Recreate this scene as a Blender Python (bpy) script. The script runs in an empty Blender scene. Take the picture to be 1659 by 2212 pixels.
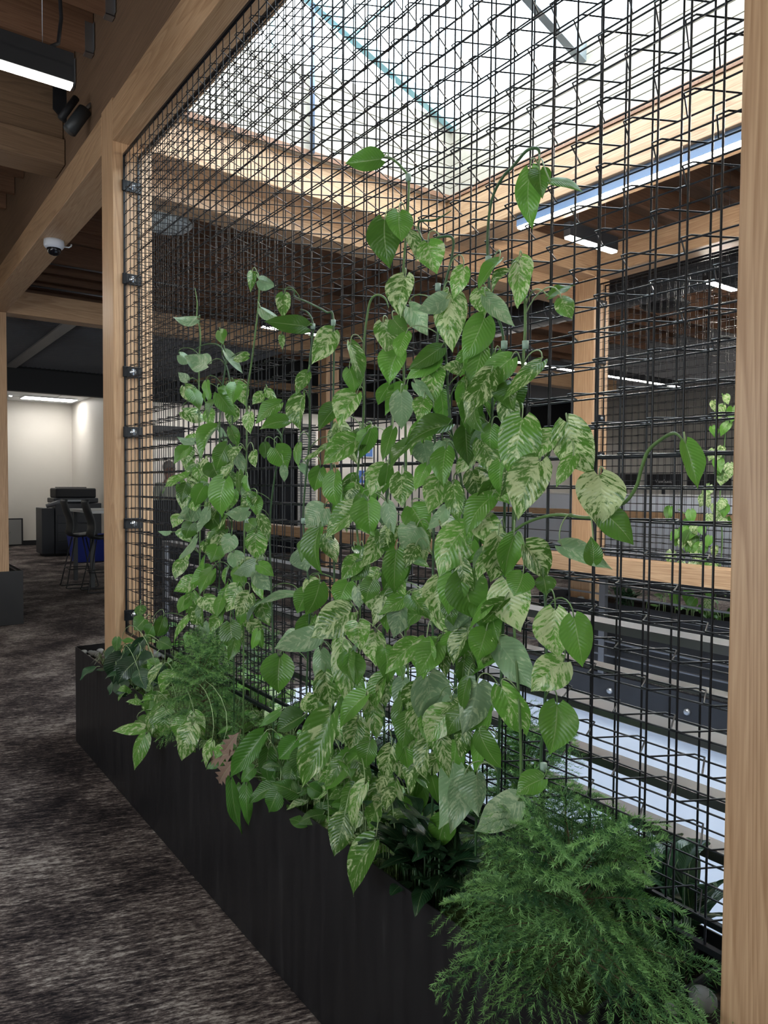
import bpy, math, random
from mathutils import Vector, Matrix
rnd = random.Random(7)
PI = math.pi
S = bpy.context.scene
COL = S.collection
# ------------------------------------------------------------------ camera
CAM = Vector((0.0, 0.0, 1.6))
CR = Vector((0.80608836, -0.59175352, 0.00702345))
CU = Vector((0.01495531, 0.03223356, 0.99936847))
CF = Vector((0.5916062, 0.80547425, -0.03483295))
FPX = 1564.154
cam = bpy.data.objects.new('camera', bpy.data.cameras.new('camera'))
COL.objects.link(cam)
cam.data.sensor_fit = 'HORIZONTAL'
cam.data.sensor_width = 36.0
cam.data.lens = FPX / 1659 * 36
cam.data.clip_start = 0.05
cam.data.clip_end = 200
M = Matrix(((CR.x, CU.x, -CF.x, CAM.x), (CR.y, CU.y, -CF.y, CAM.y), (CR.z, CU.z, -CF.z, CAM.z), (0, 0, 0, 1)))
cam.matrix_world = M
S.camera = cam
# ------------------------------------------------------------------ world, exposure
w = bpy.data.worlds.new('sky'); S.world = w
w.use_nodes = True
bg = w.node_tree.nodes['Background']
bg.inputs[0].default_value = (0.86, 0.94, 1.0, 1)
bg.inputs[1].default_value = 7.5
S.view_settings.view_transform = 'Standard'
S.view_settings.look = 'None'
S.view_settings.gamma = 1
S.view_settings.use_curve_mapping = False
S.view_settings.exposure = 0.45
LED = 30.0          # strength of the linear lamps' diffusers
PANEL = 14.0
# light portal in the skylight opening (guides daylight sampling)
pl = bpy.data.lights.new('skylight_portal', 'AREA')
pl.shape = 'RECTANGLE'; pl.size = 2.22; pl.size_y = 3.46
pl.cycles.is_portal = True
po = bpy.data.objects.new('skylight_portal', pl); COL.objects.link(po)
po.location = (2.54, 2.40, 4.28)
for nm, loc, rot, sx, sy in (('fill_window_portal', (-3.15, 1.6, 1.75), (0, -math.pi/2, 0), .7, 6.0), ('fill_window_portal_behind', (3.0, -3.55, 1.75), (math.pi/2, 0, 0), 5.0, .7), ('added_skylight_portal', (9.25, -.75, 4.5), (0, 0, 0), 3.4, 4.4)):  # portals of the added fill windows and the added far skylight
    q_ = bpy.data.lights.new(nm, 'AREA'); q_.shape = 'RECTANGLE'; q_.size = sx; q_.size_y = sy; q_.cycles.is_portal = True
    w_ = bpy.data.objects.new(nm, q_); COL.objects.link(w_); w_.location = loc; w_.rotation_euler = rot

# ------------------------------------------------------------------ helpers
def ray(px, py):
    return CF + CR * ((px - 829.5) / FPX) - CU * ((py - 1106) / FPX)
def at(px, py, X):
    d = ray(px, py); return CAM + d * (X / d.x)
def atY(px, py, Y):
    d = ray(px, py); return CAM + d * (Y / d.y)
def sname(o, n): o.name = n
def tag(o, label=None, cat=None, group=None, kind=None):
    if label: o['label'] = label
    if cat: o['category'] = cat
    if group: o['group'] = group
    if kind: o['kind'] = kind
    return o
def thing(name, label, cat, loc=(0, 0, 0), group=None):
    o = bpy.data.objects.new(name, None); COL.objects.link(o)
    o.location = loc; o.empty_display_size = 0.1
    return tag(o, label, cat, group)
class MB:
    def __init__(s): s.v = []; s.f = []; s.m = []; s.uv = []; s.smooth = []
    def add(s, vs, fs, mi=0, smooth=False, uvs=None):
        b = len(s.v); s.v += [tuple(v) for v in vs]
        for f in fs: s.f.append(tuple(i + b for i in f)); s.m.append(mi); s.smooth.append(smooth)
        s.uv += (uvs if uvs else [(0, 0, 0, 0)] * len(vs))
        return s
    def box(s, x0, x1, y0, y1, z0, z1, mi=0):
        v = [(x0,y0,z0),(x1,y0,z0),(x1,y1,z0),(x0,y1,z0),(x0,y0,z1),(x1,y0,z1),(x1,y1,z1),(x0,y1,z1)]
        return s.add(v, [(0,3,2,1),(4,5,6,7),(0,1,5,4),(1,2,6,5),(2,3,7,6),(3,0,4,7)], mi)
    def tube(s, pts, r, n=6, mi=0, r1=None, caps=True):
        pts = [Vector(p) for p in pts]; k = len(pts)
        up = Vector((0.123, 0.31, 0.94)); vs = []
        prev = None
        for i, p in enumerate(pts):
            t = (pts[min(i+1, k-1)] - pts[max(i-1, 0)])
            if t.length < 1e-9: t = Vector((0, 0, 1))
            t.normalize()
            a = prev if prev is not None else (up if abs(t.dot(up)) < .95 else Vector((1, 0, 0)))
            a = a - t * a.dot(t)
            if a.length < 1e-6: a = t.orthogonal()
            a.normalize(); prev = a; b = t.cross(a)
            rr = (r if not isinstance(r, (list, tuple)) else r[i]) if r1 is None else r + (r1 - r) * i / max(1, k - 1)
            for j in range(n):
                an = 2 * PI * j / n
                vs.append(p + (a * math.cos(an) + b * math.sin(an)) * rr)
        fs = []
        for i in range(k - 1):
            for j in range(n):
                j2 = (j + 1) % n
                fs.append((i*n+j, i*n+j2, (i+1)*n+j2, (i+1)*n+j))
        if caps:
            fs.append(tuple(range(n-1, -1, -1))); fs.append(tuple((k-1)*n + j for j in range(n)))
        return s.add(vs, fs, mi, True)
    def lathe(s, prof, c=(0, 0, 0), n=24, mi=0, axis='Z'):
        vs = []
        for (r, z) in prof:
            for j in range(n):
                a = 2 * PI * j / n
                p = (r*math.cos(a), r*math.sin(a), z)
                if axis == 'Y': p = (p[0], p[2], p[1])
                if axis == 'X': p = (p[2], p[0], p[1])
                vs.append((c[0]+p[0], c[1]+p[1], c[2]+p[2]))
        fs = []
        for i in range(len(prof)-1):
            for j in range(n):
                j2 = (j+1) % n
                fs.append((i*n+j, i*n+j2, (i+1)*n+j2, (i+1)*n+j))
        return s.add(vs, fs, mi, True)
    def ell(s, c, r, nu=14, nv=9, mi=0):
        vs = []; fs = []
        for i in range(nv+1):
            th = PI*i/nv
            for j in range(nu):
                a = 2*PI*j/nu
                vs.append((c[0]+r[0]*math.sin(th)*math.cos(a), c[1]+r[1]*math.sin(th)*math.sin(a), c[2]+r[2]*math.cos(th)))
        for i in range(nv):
            for j in range(nu):
                j2 = (j+1) % nu
                fs.append((i*nu+j, (i+1)*nu+j, (i+1)*nu+j2, i*nu+j2))
        return s.add(vs, fs, mi, True)
    def build(s, name, mat, parent=None, bevel=0, uvs=False):
        me = bpy.data.meshes.new(name)
        off = parent_loc(parent) if parent else Vector((0, 0, 0))
        me.from_pydata([(v[0]-off.x, v[1]-off.y, v[2]-off.z) for v in s.v], [], s.f)
        ms = mat if isinstance(mat, (list, tuple)) else [mat]
        for m in ms: me.materials.append(m)
        me.polygons.foreach_set('material_index', s.m)
        me.polygons.foreach_set('use_smooth', s.smooth)
        if uvs:
            a = me.attributes.new('lf', 'FLOAT_COLOR', 'POINT')
            flat = []
            for u in s.uv: flat += list(u)
            a.data.foreach_set('color', flat)
        me.update()
        o = bpy.data.objects.new(name, me); COL.objects.link(o)
        if parent:
            o.parent = parent
        if bevel:
            b = o.modifiers.new('bevel', 'BEVEL'); b.width = bevel; b.segments = 2; b.limit_method = 'ANGLE'
        return o
def parent_loc(p):
    v = Vector(p.location)
    if p.parent: v += parent_loc(p.parent)
    return v
def box(name, mat, b, parent=None, bevel=0):
    return MB().box(*b).build(name, mat, parent, bevel)
def struct(o): o['kind'] = 'structure'; return o
def copy_tree(o, parent=None):
    c = o.copy(); COL.objects.link(c)
    if parent: c.parent = parent
    for ch in list(o.children): copy_tree(ch, c)
    return c

# ------------------------------------------------------------------ materials
def newmat(name):
    m = bpy.data.materials.new(name); m.use_nodes = True
    nt = m.node_tree
    return m, nt, nt.nodes['Principled BSDF']
def N(nt, t, **kw):
    n = nt.nodes.new(t)
    for k, v in kw.items(): setattr(n, k, v)
    return n
def ramp(nt, stops, interp='LINEAR'):
    r = N(nt, 'ShaderNodeValToRGB'); r.color_ramp.interpolation = interp
    e = r.color_ramp.elements
    while len(e) < len(stops): e.new(0.5)
    for i, (p, c) in enumerate(stops):
        e[i].position = p; e[i].color = (*c, 1)
    return r
def plain(name, col, rough=0.5, metal=0, noise=0.0, nscale=20, bump=0.0, spec=0.5):
    m, nt, b = newmat(name)
    b.inputs['Base Color'].default_value = (*col, 1)
    b.inputs['Roughness'].default_value = rough
    b.inputs['Metallic'].default_value = metal
    b.inputs['Specular IOR Level'].default_value = spec
    if noise or bump:
        tc = N(nt, 'ShaderNodeTexCoord'); no = N(nt, 'ShaderNodeTexNoise')
        no.inputs['Scale'].default_value = nscale; no.inputs['Detail'].default_value = 5
        nt.links.new(tc.outputs['Object'], no.inputs['Vector'])
        if noise:
            r = ramp(nt, [(0.3, tuple(c*(1-noise) for c in col)), (0.7, tuple(min(1, c*(1+noise)) for c in col))])
            nt.links.new(no.outputs['Fac'], r.inputs['Fac']); nt.links.new(r.outputs['Color'], b.inputs['Base Color'])
        if bump:
            bp = N(nt, 'ShaderNodeBump'); bp.inputs['Strength'].default_value = bump; bp.inputs['Distance'].default_value = 0.01
            nt.links.new(no.outputs['Fac'], bp.inputs['Height']); nt.links.new(bp.outputs['Normal'], b.inputs['Normal'])
    return m
def wood(name, axis, lo, hi, rough=0.45, line=0.5, sc=55.0):
    """fir with fine growth rings running along the axis 0/1/2"""
    m, nt, b = newmat(name)
    tc = N(nt, 'ShaderNodeTexCoord')
    mp = N(nt, 'ShaderNodeMapping')
    s = [1.0, 1.0, 1.0]; s[axis] = 0.035
    mp.inputs['Scale'].default_value = s
    nt.links.new(tc.outputs['Object'], mp.inputs['Vector'])
    n1 = N(nt, 'ShaderNodeTexNoise'); n1.inputs['Scale'].default_value = 3.0; n1.inputs['Detail'].default_value = 3; n1.inputs['Distortion'].default_value = 0.4
    n2 = N(nt, 'ShaderNodeTexNoise'); n2.inputs['Scale'].default_value = 160; n2.inputs['Detail'].default_value = 2
    nt.links.new(mp.outputs[0], n1.inputs['Vector']); nt.links.new(mp.outputs[0], n2.inputs['Vector'])
    mul = N(nt, 'ShaderNodeMath', operation='MULTIPLY'); mul.inputs[1].default_value = sc
    nt.links.new(n1.outputs['Fac'], mul.inputs[0])
    fr = N(nt, 'ShaderNodeMath', operation='FRACT'); nt.links.new(mul.outputs[0], fr.inputs[0])
    r1 = ramp(nt, [(0.0, hi), (0.55, tuple(a*0.5+c*0.5 for a, c in zip(lo, hi))), (0.85, lo), (1.0, hi)])
    nt.links.new(fr.outputs[0], r1.inputs['Fac'])
    mix = N(nt, 'ShaderNodeMix', data_type='RGBA'); mix.inputs['Factor'].default_value = line
    nt.links.new(r1.outputs[0], mix.inputs['A'])
    r2 = ramp(nt, [(0.3, lo), (0.7, hi)]); nt.links.new(n2.outputs['Fac'], r2.inputs['Fac'])
    nt.links.new(r2.outputs[0], mix.inputs['B'])
    # per object tint
    oi = N(nt, 'ShaderNodeObjectInfo'); hs = N(nt, 'ShaderNodeHueSaturation')
    mr = N(nt, 'ShaderNodeMapRange'); mr.inputs['To Min'].default_value = 0.88; mr.inputs['To Max'].default_value = 1.1
    nt.links.new(oi.outputs['Random'], mr.inputs['Value']); nt.links.new(mr.outputs[0], hs.inputs['Value'])
    nt.links.new(mix.outputs['Result'], hs.inputs['Color'])
    nt.links.new(hs.outputs[0], b.inputs['Base Color'])
    b.inputs['Roughness'].default_value = rough
    bp = N(nt, 'ShaderNodeBump'); bp.inputs['Strength'].default_value = 0.15; bp.inputs['Distance'].default_value = 0.003
    nt.links.new(fr.outputs[0], bp.inputs['Height']); nt.links.new(bp.outputs[0], b.inputs['Normal'])
    return m
FIR_LO = (0.35, 0.195, 0.098); FIR_HI = (0.60, 0.40, 0.24)
W = [wood('fir_grain_%s' % a, i, FIR_LO, FIR_HI) for i, a in enumerate('xyz')]
WP = wood('pale_fir_boards', 0, (0.37, 0.335, 0.27), (0.46, 0.42, 0.35), sc=18, line=0.6)
WPY = wood('pale_fir_boards_long', 1, (0.37, 0.335, 0.27), (0.46, 0.42, 0.35), sc=18, line=0.6)
WB = wood('dark_brown_fir', 1, (0.15, 0.088, 0.052), (0.25, 0.155, 0.095), rough=0.6)  # darker brown tone than the frame's fir
WBX = wood('dark_brown_fir_cross', 0, (0.19, 0.115, 0.065), (0.32, 0.205, 0.125), rough=0.6)
WR = wood('red_fir_joists', 0, (0.17, 0.082, 0.045), (0.28, 0.15, 0.088), rough=0.6)
DECK = wood('plywood_deck', 0, (0.12, 0.072, 0.048), (0.19, 0.12, 0.08), rough=0.7)
STEEL = plain('black_steel', (0.014, 0.015, 0.019), 0.42, 0.0, noise=0.25, nscale=6)
WIRE = plain('black_powder_coat', (0.006, 0.007, 0.010), 0.3, spec=0.35)
RAILM = plain('dark_rail_paint', (0.16, 0.165, 0.18), 0.32, 0.7)
ZINC = plain('galvanised_steel', (0.45, 0.47, 0.5), 0.35, 0.9)
BOLT = plain('bright_zinc_bolt', (0.75, 0.8, 0.85), 0.25, 0.9)
WHITE = plain('white_paint', (0.72, 0.74, 0.76), 0.6)
WELLW = plain('well_white_paint', (0.76, 0.82, 0.92), 0.5)
WALLB = plain('beige_wall_paint', (0.66, 0.63, 0.58), 0.55, noise=0.02, nscale=2)
GREYW = plain('grey_wall_paint', (0.34, 0.35, 0.37), 0.7)
BLACK = plain('matt_black_paint', (0.008, 0.009, 0.012), 0.6)
PLASTIC = plain('dark_grey_plastic', (0.035, 0.04, 0.045), 0.45)
COPIER = plain('copier_charcoal', (0.02, 0.024, 0.032), 0.45)
BLUE = plain('blue_plastic', (0.01, 0.03, 0.30), 0.4)
STONE = plain('river_stone', (0.26, 0.26, 0.25), 0.55, noise=0.45, nscale=9, bump=0.1)
CLIPM = plain('pale_green_tape', (0.30, 0.42, 0.34), 0.5)
SOIL = plain('dark_soil', (0.025, 0.018, 0.012), 0.9, noise=0.5, nscale=60, bump=0.6)
PARTI = plain('daylight_tinted_partition', (0.74, 0.80, 0.92), 0.6)  # white partition; the daylight's blue tint is put into its base colour

def emis(name, col, s):
    m, nt, b = newmat(name)
    b.inputs['Base Color'].default_value = (0.8, 0.8, 0.8, 1)
    b.inputs['Emission Color'].default_value = (*col, 1)
    b.inputs['Emission Strength'].default_value = s
    return m
LEDM = emis('led_diffuser', (1.0, 0.95, 0.86), LED)
LEDB = emis('bright_led_diffuser', (1.0, 0.93, 0.82), 110.0)
PANM = emis('panel_diffuser', (1.0, 0.97, 0.92), PANEL)

def planter_mat():
    m, nt, b = newmat('planter_black_steel')
    tc = N(nt, 'ShaderNodeTexCoord'); mp = N(nt, 'ShaderNodeMapping'); mp.inputs['Scale'].default_value = (3, 14, 1.5); mp.inputs['Rotation'].default_value = (0.12, 0, 0)
    no = N(nt, 'ShaderNodeTexNoise'); no.inputs['Scale'].default_value = 1.6; no.inputs['Detail'].default_value = 8; no.inputs['Roughness'].default_value = 0.62
    nt.links.new(tc.outputs['Object'], mp.inputs[0]); nt.links.new(mp.outputs[0], no.inputs['Vector'])
    r = ramp(nt, [(0.35, (0.006, 0.006, 0.0075)), (0.62, (0.010, 0.0095, 0.011)), (0.74, (0.022, 0.021, 0.022))])
    nt.links.new(no.outputs['Fac'], r.inputs['Fac']); nt.links.new(r.outputs[0], b.inputs['Base Color'])
    r2 = ramp(nt, [(0.3, (0.36,)*3), (0.7, (0.5,)*3)]); nt.links.new(no.outputs['Fac'], r2.inputs['Fac'])
    nt.links.new(r2.outputs[0], b.inputs['Roughness'])
    return m
PLANT = planter_mat()

def carpet_mat():
    m, nt, b = newmat('mottled_carpet')
    tc = N(nt, 'ShaderNodeTexCoord')
    def noise(scale, sx, sy, det=4, ro=0.6, rot=0.0):
        m0 = N(nt, 'ShaderNodeMapping'); m0.inputs['Rotation'].default_value = (0, 0, rot)
        mp = N(nt, 'ShaderNodeMapping'); mp.inputs['Scale'].default_value = (sx, sy, 1)
        nt.links.new(tc.outputs['Object'], m0.inputs[0]); nt.links.new(m0.outputs[0], mp.inputs[0])
        no = N(nt, 'ShaderNodeTexNoise'); no.inputs['Scale'].default_value = scale; no.inputs['Detail'].default_value = det; no.inputs['Roughness'].default_value = ro
        nt.links.new(mp.outputs[0], no.inputs['Vector']); return no
    RT = 0.33
    big = noise(1.7, 1.0, 1.0, 4, 0.6)
    st = noise(10, 1.0, 5.0, 5, 0.8, RT)
    fine = noise(40, 1.0, 3.2, 3, 0.7, RT)
    ma = N(nt, 'ShaderNodeMath', operation='MULTIPLY'); ma.inputs[1].default_value = 0.40; nt.links.new(big.outputs['Fac'], ma.inputs[0])
    mb = N(nt, 'ShaderNodeMath', operation='MULTIPLY_ADD'); mb.inputs[1].default_value = 0.60; nt.links.new(st.outputs['Fac'], mb.inputs[0]); nt.links.new(ma.outputs[0], mb.inputs[2])
    mc = N(nt, 'ShaderNodeMath', operation='MULTIPLY_ADD'); mc.inputs[1].default_value = 0.36; nt.links.new(fine.outputs['Fac'], mc.inputs[0]); nt.links.new(mb.outputs[0], mc.inputs[2])
    r = ramp(nt, [(0.59, (0.012, 0.010, 0.012)), (0.655, (0.045, 0.036, 0.036)), (0.715, (0.125, 0.102, 0.095)), (0.80, (0.40, 0.36, 0.33))])
    nt.links.new(mc.outputs[0], r.inputs['Fac'])
    nt.links.new(r.outputs[0], b.inputs['Base Color']); b.inputs['Roughness'].default_value = 0.95
    b.inputs['Specular IOR Level'].default_value = 0.1
    bp = N(nt, 'ShaderNodeBump'); bp.inputs['Strength'].default_value = 0.7; bp.inputs['Distance'].default_value = 0.006
    nt.links.new(mc.outputs[0], bp.inputs['Height']); nt.links.new(bp.outputs[0], b.inputs['Normal'])
    return m
CARPET = carpet_mat()

def leaf_mat(name, green, cream, gloss=0.26, back=(0.30, 0.42, 0.30), trans=0.3):
    """attribute lf = (along, across, variegation, seed)"""
    m, nt, b = newmat(name)
    at_ = N(nt, 'ShaderNodeAttribute'); at_.attribute_name = 'lf'
    sp = N(nt, 'ShaderNodeSeparateColor'); nt.links.new(at_.outputs['Color'], sp.inputs[0])
    # streak coords: across + along skew follow the side veins
    av = N(nt, 'ShaderNodeMath', operation='ABSOLUTE')
    sub = N(nt, 'ShaderNodeMath', operation='SUBTRACT'); sub.inputs[1].default_value = 0.5
    nt.links.new(sp.outputs[1], sub.inputs[0]); nt.links.new(sub.outputs[0], av.inputs[0])
    vl = N(nt, 'ShaderNodeMath', operation='MULTIPLY_ADD'); vl.inputs[1].default_value = -0.55
    nt.links.new(av.outputs[0], vl.inputs[0]); nt.links.new(sp.outputs[0], vl.inputs[2])
    cx = N(nt, 'ShaderNodeCombineXYZ')
    m1 = N(nt, 'ShaderNodeMath', operation='MULTIPLY'); m1.inputs[1].default_value = 9; nt.links.new(vl.outputs[0], m1.inputs[0])
    m2 = N(nt, 'ShaderNodeMath', operation='MULTIPLY'); m2.inputs[1].default_value = 3.6; nt.links.new(sp.outputs[1], m2.inputs[0])
    m3 = N(nt, 'ShaderNodeMath', operation='MULTIPLY'); m3.inputs[1].default_value = 97; nt.links.new(at_.outputs['Alpha'], m3.inputs[0])
    nt.links.new(m1.outputs[0], cx.inputs[0]); nt.links.new(m2.outputs[0], cx.inputs[1]); nt.links.new(m3.outputs[0], cx.inputs[2])
    no = N(nt, 'ShaderNodeTexNoise'); no.inputs['Scale'].default_value = 1.0; no.inputs['Detail'].default_value = 5; no.inputs['Roughness'].default_value = 0.7; no.inputs['Distortion'].default_value = 0.5
    nt.links.new(cx.outputs[0], no.inputs['Vector'])
    ad = N(nt, 'ShaderNodeMath', operation='MULTIPLY_ADD'); ad.inputs[1].default_value = 0.42
    nt.links.new(sp.outputs[2], ad.inputs[0]); nt.links.new(no.outputs['Fac'], ad.inputs[2])
    fac = N(nt, 'ShaderNodeMapRange'); fac.inputs['From Min'].default_value = 0.66; fac.inputs['From Max'].default_value = 0.74
    nt.links.new(ad.outputs[0], fac.inputs['Value'])
    # green tone per leaf
    rg = ramp(nt, [(0, tuple(g*0.62 for g in green)), (1, tuple(min(1, g*1.45) for g in green))])
    nt.links.new(at_.outputs['Alpha'], rg.inputs['Fac'])
    mx = N(nt, 'ShaderNodeMix', data_type='RGBA'); nt.links.new(fac.outputs[0], mx.inputs['Factor'])
    nt.links.new(rg.outputs[0], mx.inputs['A']); mx.inputs['B'].default_value = (*cream, 1)
    # midrib
    mid = N(nt, 'ShaderNodeMapRange'); mid.inputs['From Min'].default_value = 0.0; mid.inputs['From Max'].default_value = 0.025; mid.inputs['To Min'].default_value = 0.55; mid.inputs['To Max'].default_value = 0
    nt.links.new(av.outputs[0], mid.inputs['Value'])
    mx2 = N(nt, 'ShaderNodeMix', data_type='RGBA'); nt.links.new(mid.outputs[0], mx2.inputs['Factor'])
    nt.links.new(mx.outputs['Result'], mx2.inputs['A']); mx2.inputs['B'].default_value = (0.42, 0.52, 0.26, 1)
    geo = N(nt, 'ShaderNodeNewGeometry')
    mx3 = N(nt, 'ShaderNodeMix', data_type='RGBA')
    bf = N(nt, 'ShaderNodeMath', operation='MULTIPLY'); bf.inputs[1].default_value = 0.55; nt.links.new(geo.outputs['Backfacing'], bf.inputs[0])
    nt.links.new(bf.outputs[0], mx3.inputs['Factor']); nt.links.new(mx2.outputs['Result'], mx3.inputs['A']); mx3.inputs['B'].default_value = (*back, 1)
    nt.links.new(mx3.outputs['Result'], b.inputs['Base Color'])
    b.inputs['Roughness'].default_value = gloss
    # veins
    wv = N(nt, 'ShaderNodeMath', operation='SINE'); m4 = N(nt, 'ShaderNodeMath', operation='MULTIPLY'); m4.inputs[1].default_value = 75
    nt.links.new(vl.outputs[0], m4.inputs[0]); nt.links.new(m4.outputs[0], wv.inputs[0])
    bp = N(nt, 'ShaderNodeBump'); bp.inputs['Strength'].default_value = 0.18; bp.inputs['Distance'].default_value = 0.002
    nt.links.new(wv.outputs[0], bp.inputs['Height']); nt.links.new(bp.outputs[0], b.inputs['Normal'])
    tr = N(nt, 'ShaderNodeBsdfTranslucent'); nt.links.new(mx3.outputs['Result'], tr.inputs['Color'])
    ms = N(nt, 'ShaderNodeMixShader'); ms.inputs[0].default_value = trans
    out = nt.nodes['Material Output']
    nt.links.new(b.outputs[0], ms.inputs[1]); nt.links.new(tr.outputs[0], ms.inputs[2]); nt.links.new(ms.outputs[0], out.inputs['Surface'])
    return m
LEAF = leaf_mat('marble_leaf', (0.095, 0.235, 0.035), (0.50, 0.60, 0.31))
LEAFD = leaf_mat('dark_glossy_leaf', (0.018, 0.055, 0.022), (0.10, 0.17, 0.09), 0.28, (0.05, 0.10, 0.05), 0.12)
LEAFG = leaf_mat('green_heart_leaf', (0.055, 0.16, 0.022), (0.22, 0.32, 0.10), 0.33, (0.14, 0.22, 0.10), 0.25)
BROWN = leaf_mat('dried_leaf', (0.23, 0.15, 0.11), (0.35, 0.25, 0.19), 0.6, (0.26, 0.18, 0.14), 0.1)
STEM = plain('green_stem', (0.10, 0.19, 0.055), 0.45, noise=0.3, nscale=18)
STEMD = plain('dark_green_stem', (0.035, 0.09, 0.03), 0.45, noise=0.3, nscale=18)
PETI = plain('pale_petiole', (0.26, 0.36, 0.17), 0.45, noise=0.15, nscale=18)
BARK = plain('brown_twig', (0.10, 0.065, 0.035), 0.8)
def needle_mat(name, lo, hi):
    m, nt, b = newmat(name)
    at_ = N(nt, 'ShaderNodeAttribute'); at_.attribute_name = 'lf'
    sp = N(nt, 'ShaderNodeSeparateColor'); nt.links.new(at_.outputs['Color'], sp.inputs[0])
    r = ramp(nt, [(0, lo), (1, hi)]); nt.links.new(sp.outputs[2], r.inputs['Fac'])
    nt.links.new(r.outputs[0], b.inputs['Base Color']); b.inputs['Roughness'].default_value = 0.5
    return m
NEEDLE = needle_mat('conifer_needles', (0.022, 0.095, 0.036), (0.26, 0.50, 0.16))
NEEDLEB = needle_mat('lit_conifer_needles', (0.05, 0.16, 0.05), (0.26, 0.48, 0.14))  # brighter needle copy, a lit look put into the colour
MOSSM = plain('moss_green', (0.045, 0.075, 0.014), 0.95, noise=0.7, nscale=35, bump=1.0)
# ================================================================== SETTING
WX0, WX1, WY0, WY1 = 1.66, 5.30, -1.6, 5.05          # the stair well
XL, XR, YB, YF = -3.2, 17.0, -3.6, 20.8
fl = MB()
for b_ in ((XL, WX0, YB, YF), (WX1, XR, YB, YF), (WX0, WX1, YB, WY0), (WX0, WX1, WY1, YF)):
    fl.box(b_[0], b_[1], b_[2], b_[3], -0.02, 0)
struct(fl.build('floor', CARPET))
struct(box('floor_lower', WELLW, (WX0-1.5, WX1+2, WY0-1, WY1+1, -3.5, -3.4)))
struct(box('wall_well_far', WELLW, (WX1, WX1+0.1, WY0, WY1, -3.4, -0.36)))
struct(box('wall_well_near', WELLW, (WX0-0.1, WX0, WY0, WY1, -3.4, -0.02)))
struct(box('wall_well_end', WELLW, (WX0-0.1, WX1+0.1, WY1, WY1+0.1, -3.4, -0.02)))
struct(box('wall_well_front', WELLW, (WX0-0.1, WX1+0.1, WY0-0.1, WY0, -3.4, -0.02)))
struct(box('trim_1', GREYW, (WX1-0.035, WX1, WY0, WY1, -0.40, -0.29)))
# shell
SKX0, SKX1, SKY0, SKY1 = 1.42, 3.66, 0.64, 4.17
ce = MB()
for b_ in ((XL-.1, SKX0, YB, 14.2), (4.0, 7.5, YB, 14.2), (11.0, XR, YB, 14.2), (7.5, 11.0, YB, -3.0), (7.5, 11.0, 1.5, 14.2), (SKX0, 4.0, YB, SKY0-.4), (SKX0, 4.0, 4.56, 14.2)):
    ce.box(b_[0], b_[1], b_[2], b_[3], 4.56, 4.58)
struct(ce.build('ceiling', DECK))
struct(box('ceiling_office', WHITE, (XL, XR, 14.1, YF+.1, 3.76, 3.86)))
gm = MB()
for i in range(8): gm.box(XL + 1.2 + i*1.22, XL + 1.225 + i*1.22, 14.15, YF, 3.752, 3.76)
for i in range(5): gm.box(XL, 9.0, 14.9 + i*1.22, 14.925 + i*1.22, 3.7515, 3.7598)
struct(gm.build('trim_2', plain('ceiling_grid_white', (0.6, 0.6, 0.58), 0.6)))
wl = MB()
for b_ in ((YB, -1.4, 0, 4.6), (4.6, YF, 0, 4.6), (-1.4, 4.6, 0, 1.4), (-1.4, 4.6, 2.1, 4.6)): wl.box(XL-.1, XL, *b_)
struct(wl.build('wall_left', WALLB))
wf = MB()
for k in range(5): wf.box(XL-.07, XL-.03, -1.4 + k*1.5 - .025, -1.4 + k*1.5 + .025, 1.4, 2.1)
for z in (1.42, 2.08): wf.box(XL-.07, XL-.03, -1.4, 4.6, z-.02, z+.02)
struct(wf.build('fill_window_1', BLACK))  # unseen window added to let in soft fill light from the aisle side
struct(box('wall_right', WALLB, (XR, XR+.1, YB, YF, 0, 4.6)))
wl = MB()
for b_ in ((XL, .5, 0, 4.6), (5.5, XR, 0, 4.6), (.5, 5.5, 0, 1.4), (.5, 5.5, 2.1, 4.6)): wl.box(b_[0], b_[1], YB-.1, YB, b_[2], b_[3])
struct(wl.build('wall_behind', WALLB))
wf = MB()
for k in range(5): wf.box(.5 + k*1.25 - .025, .5 + k*1.25 + .025, YB-.07, YB-.03, 1.4, 2.1)
for z in (1.42, 2.08): wf.box(.5, 5.5, YB-.07, YB-.03, z-.02, z+.02)
struct(wf.build('fill_window_2', BLACK))  # unseen window added behind the camera for more fill light
struct(box('wall_back', WALLB, (XL, 4.8, YF, YF+.1, 0, 3.8)))
struct(box('wall_partition', WALLB, (4.8, 4.92, 17.7, YF, 0, 3.8)))
struct(box('wall_office', WALLB, (4.92, XR, 17.7, 17.8, 0, 3.8)))
struct(box('baseboard_back', BLACK, (XL, 4.8, YF-.02, YF, 0, 0.13)))
struct(box('baseboard_partition', BLACK, (4.78, 4.8, 17.7, YF-.02, 0, 0.13)))
struct(box('baseboard_office', BLACK, (4.92, XR, 17.68, 17.7, 0, 0.13)))
struct(box('wall_bulkhead', BLACK, (XL, XR, 13.95, 14.1, 3.22, 4.56)))
struct(box('wall_bulkhead_right', GREYW, (12.6, 12.75, -2.0, 13.95, 3.55, 4.56)))
struct(box('trim_3', W[0], (XL, 13.2, 13.80, 13.95, 3.66, 3.80)))

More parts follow.
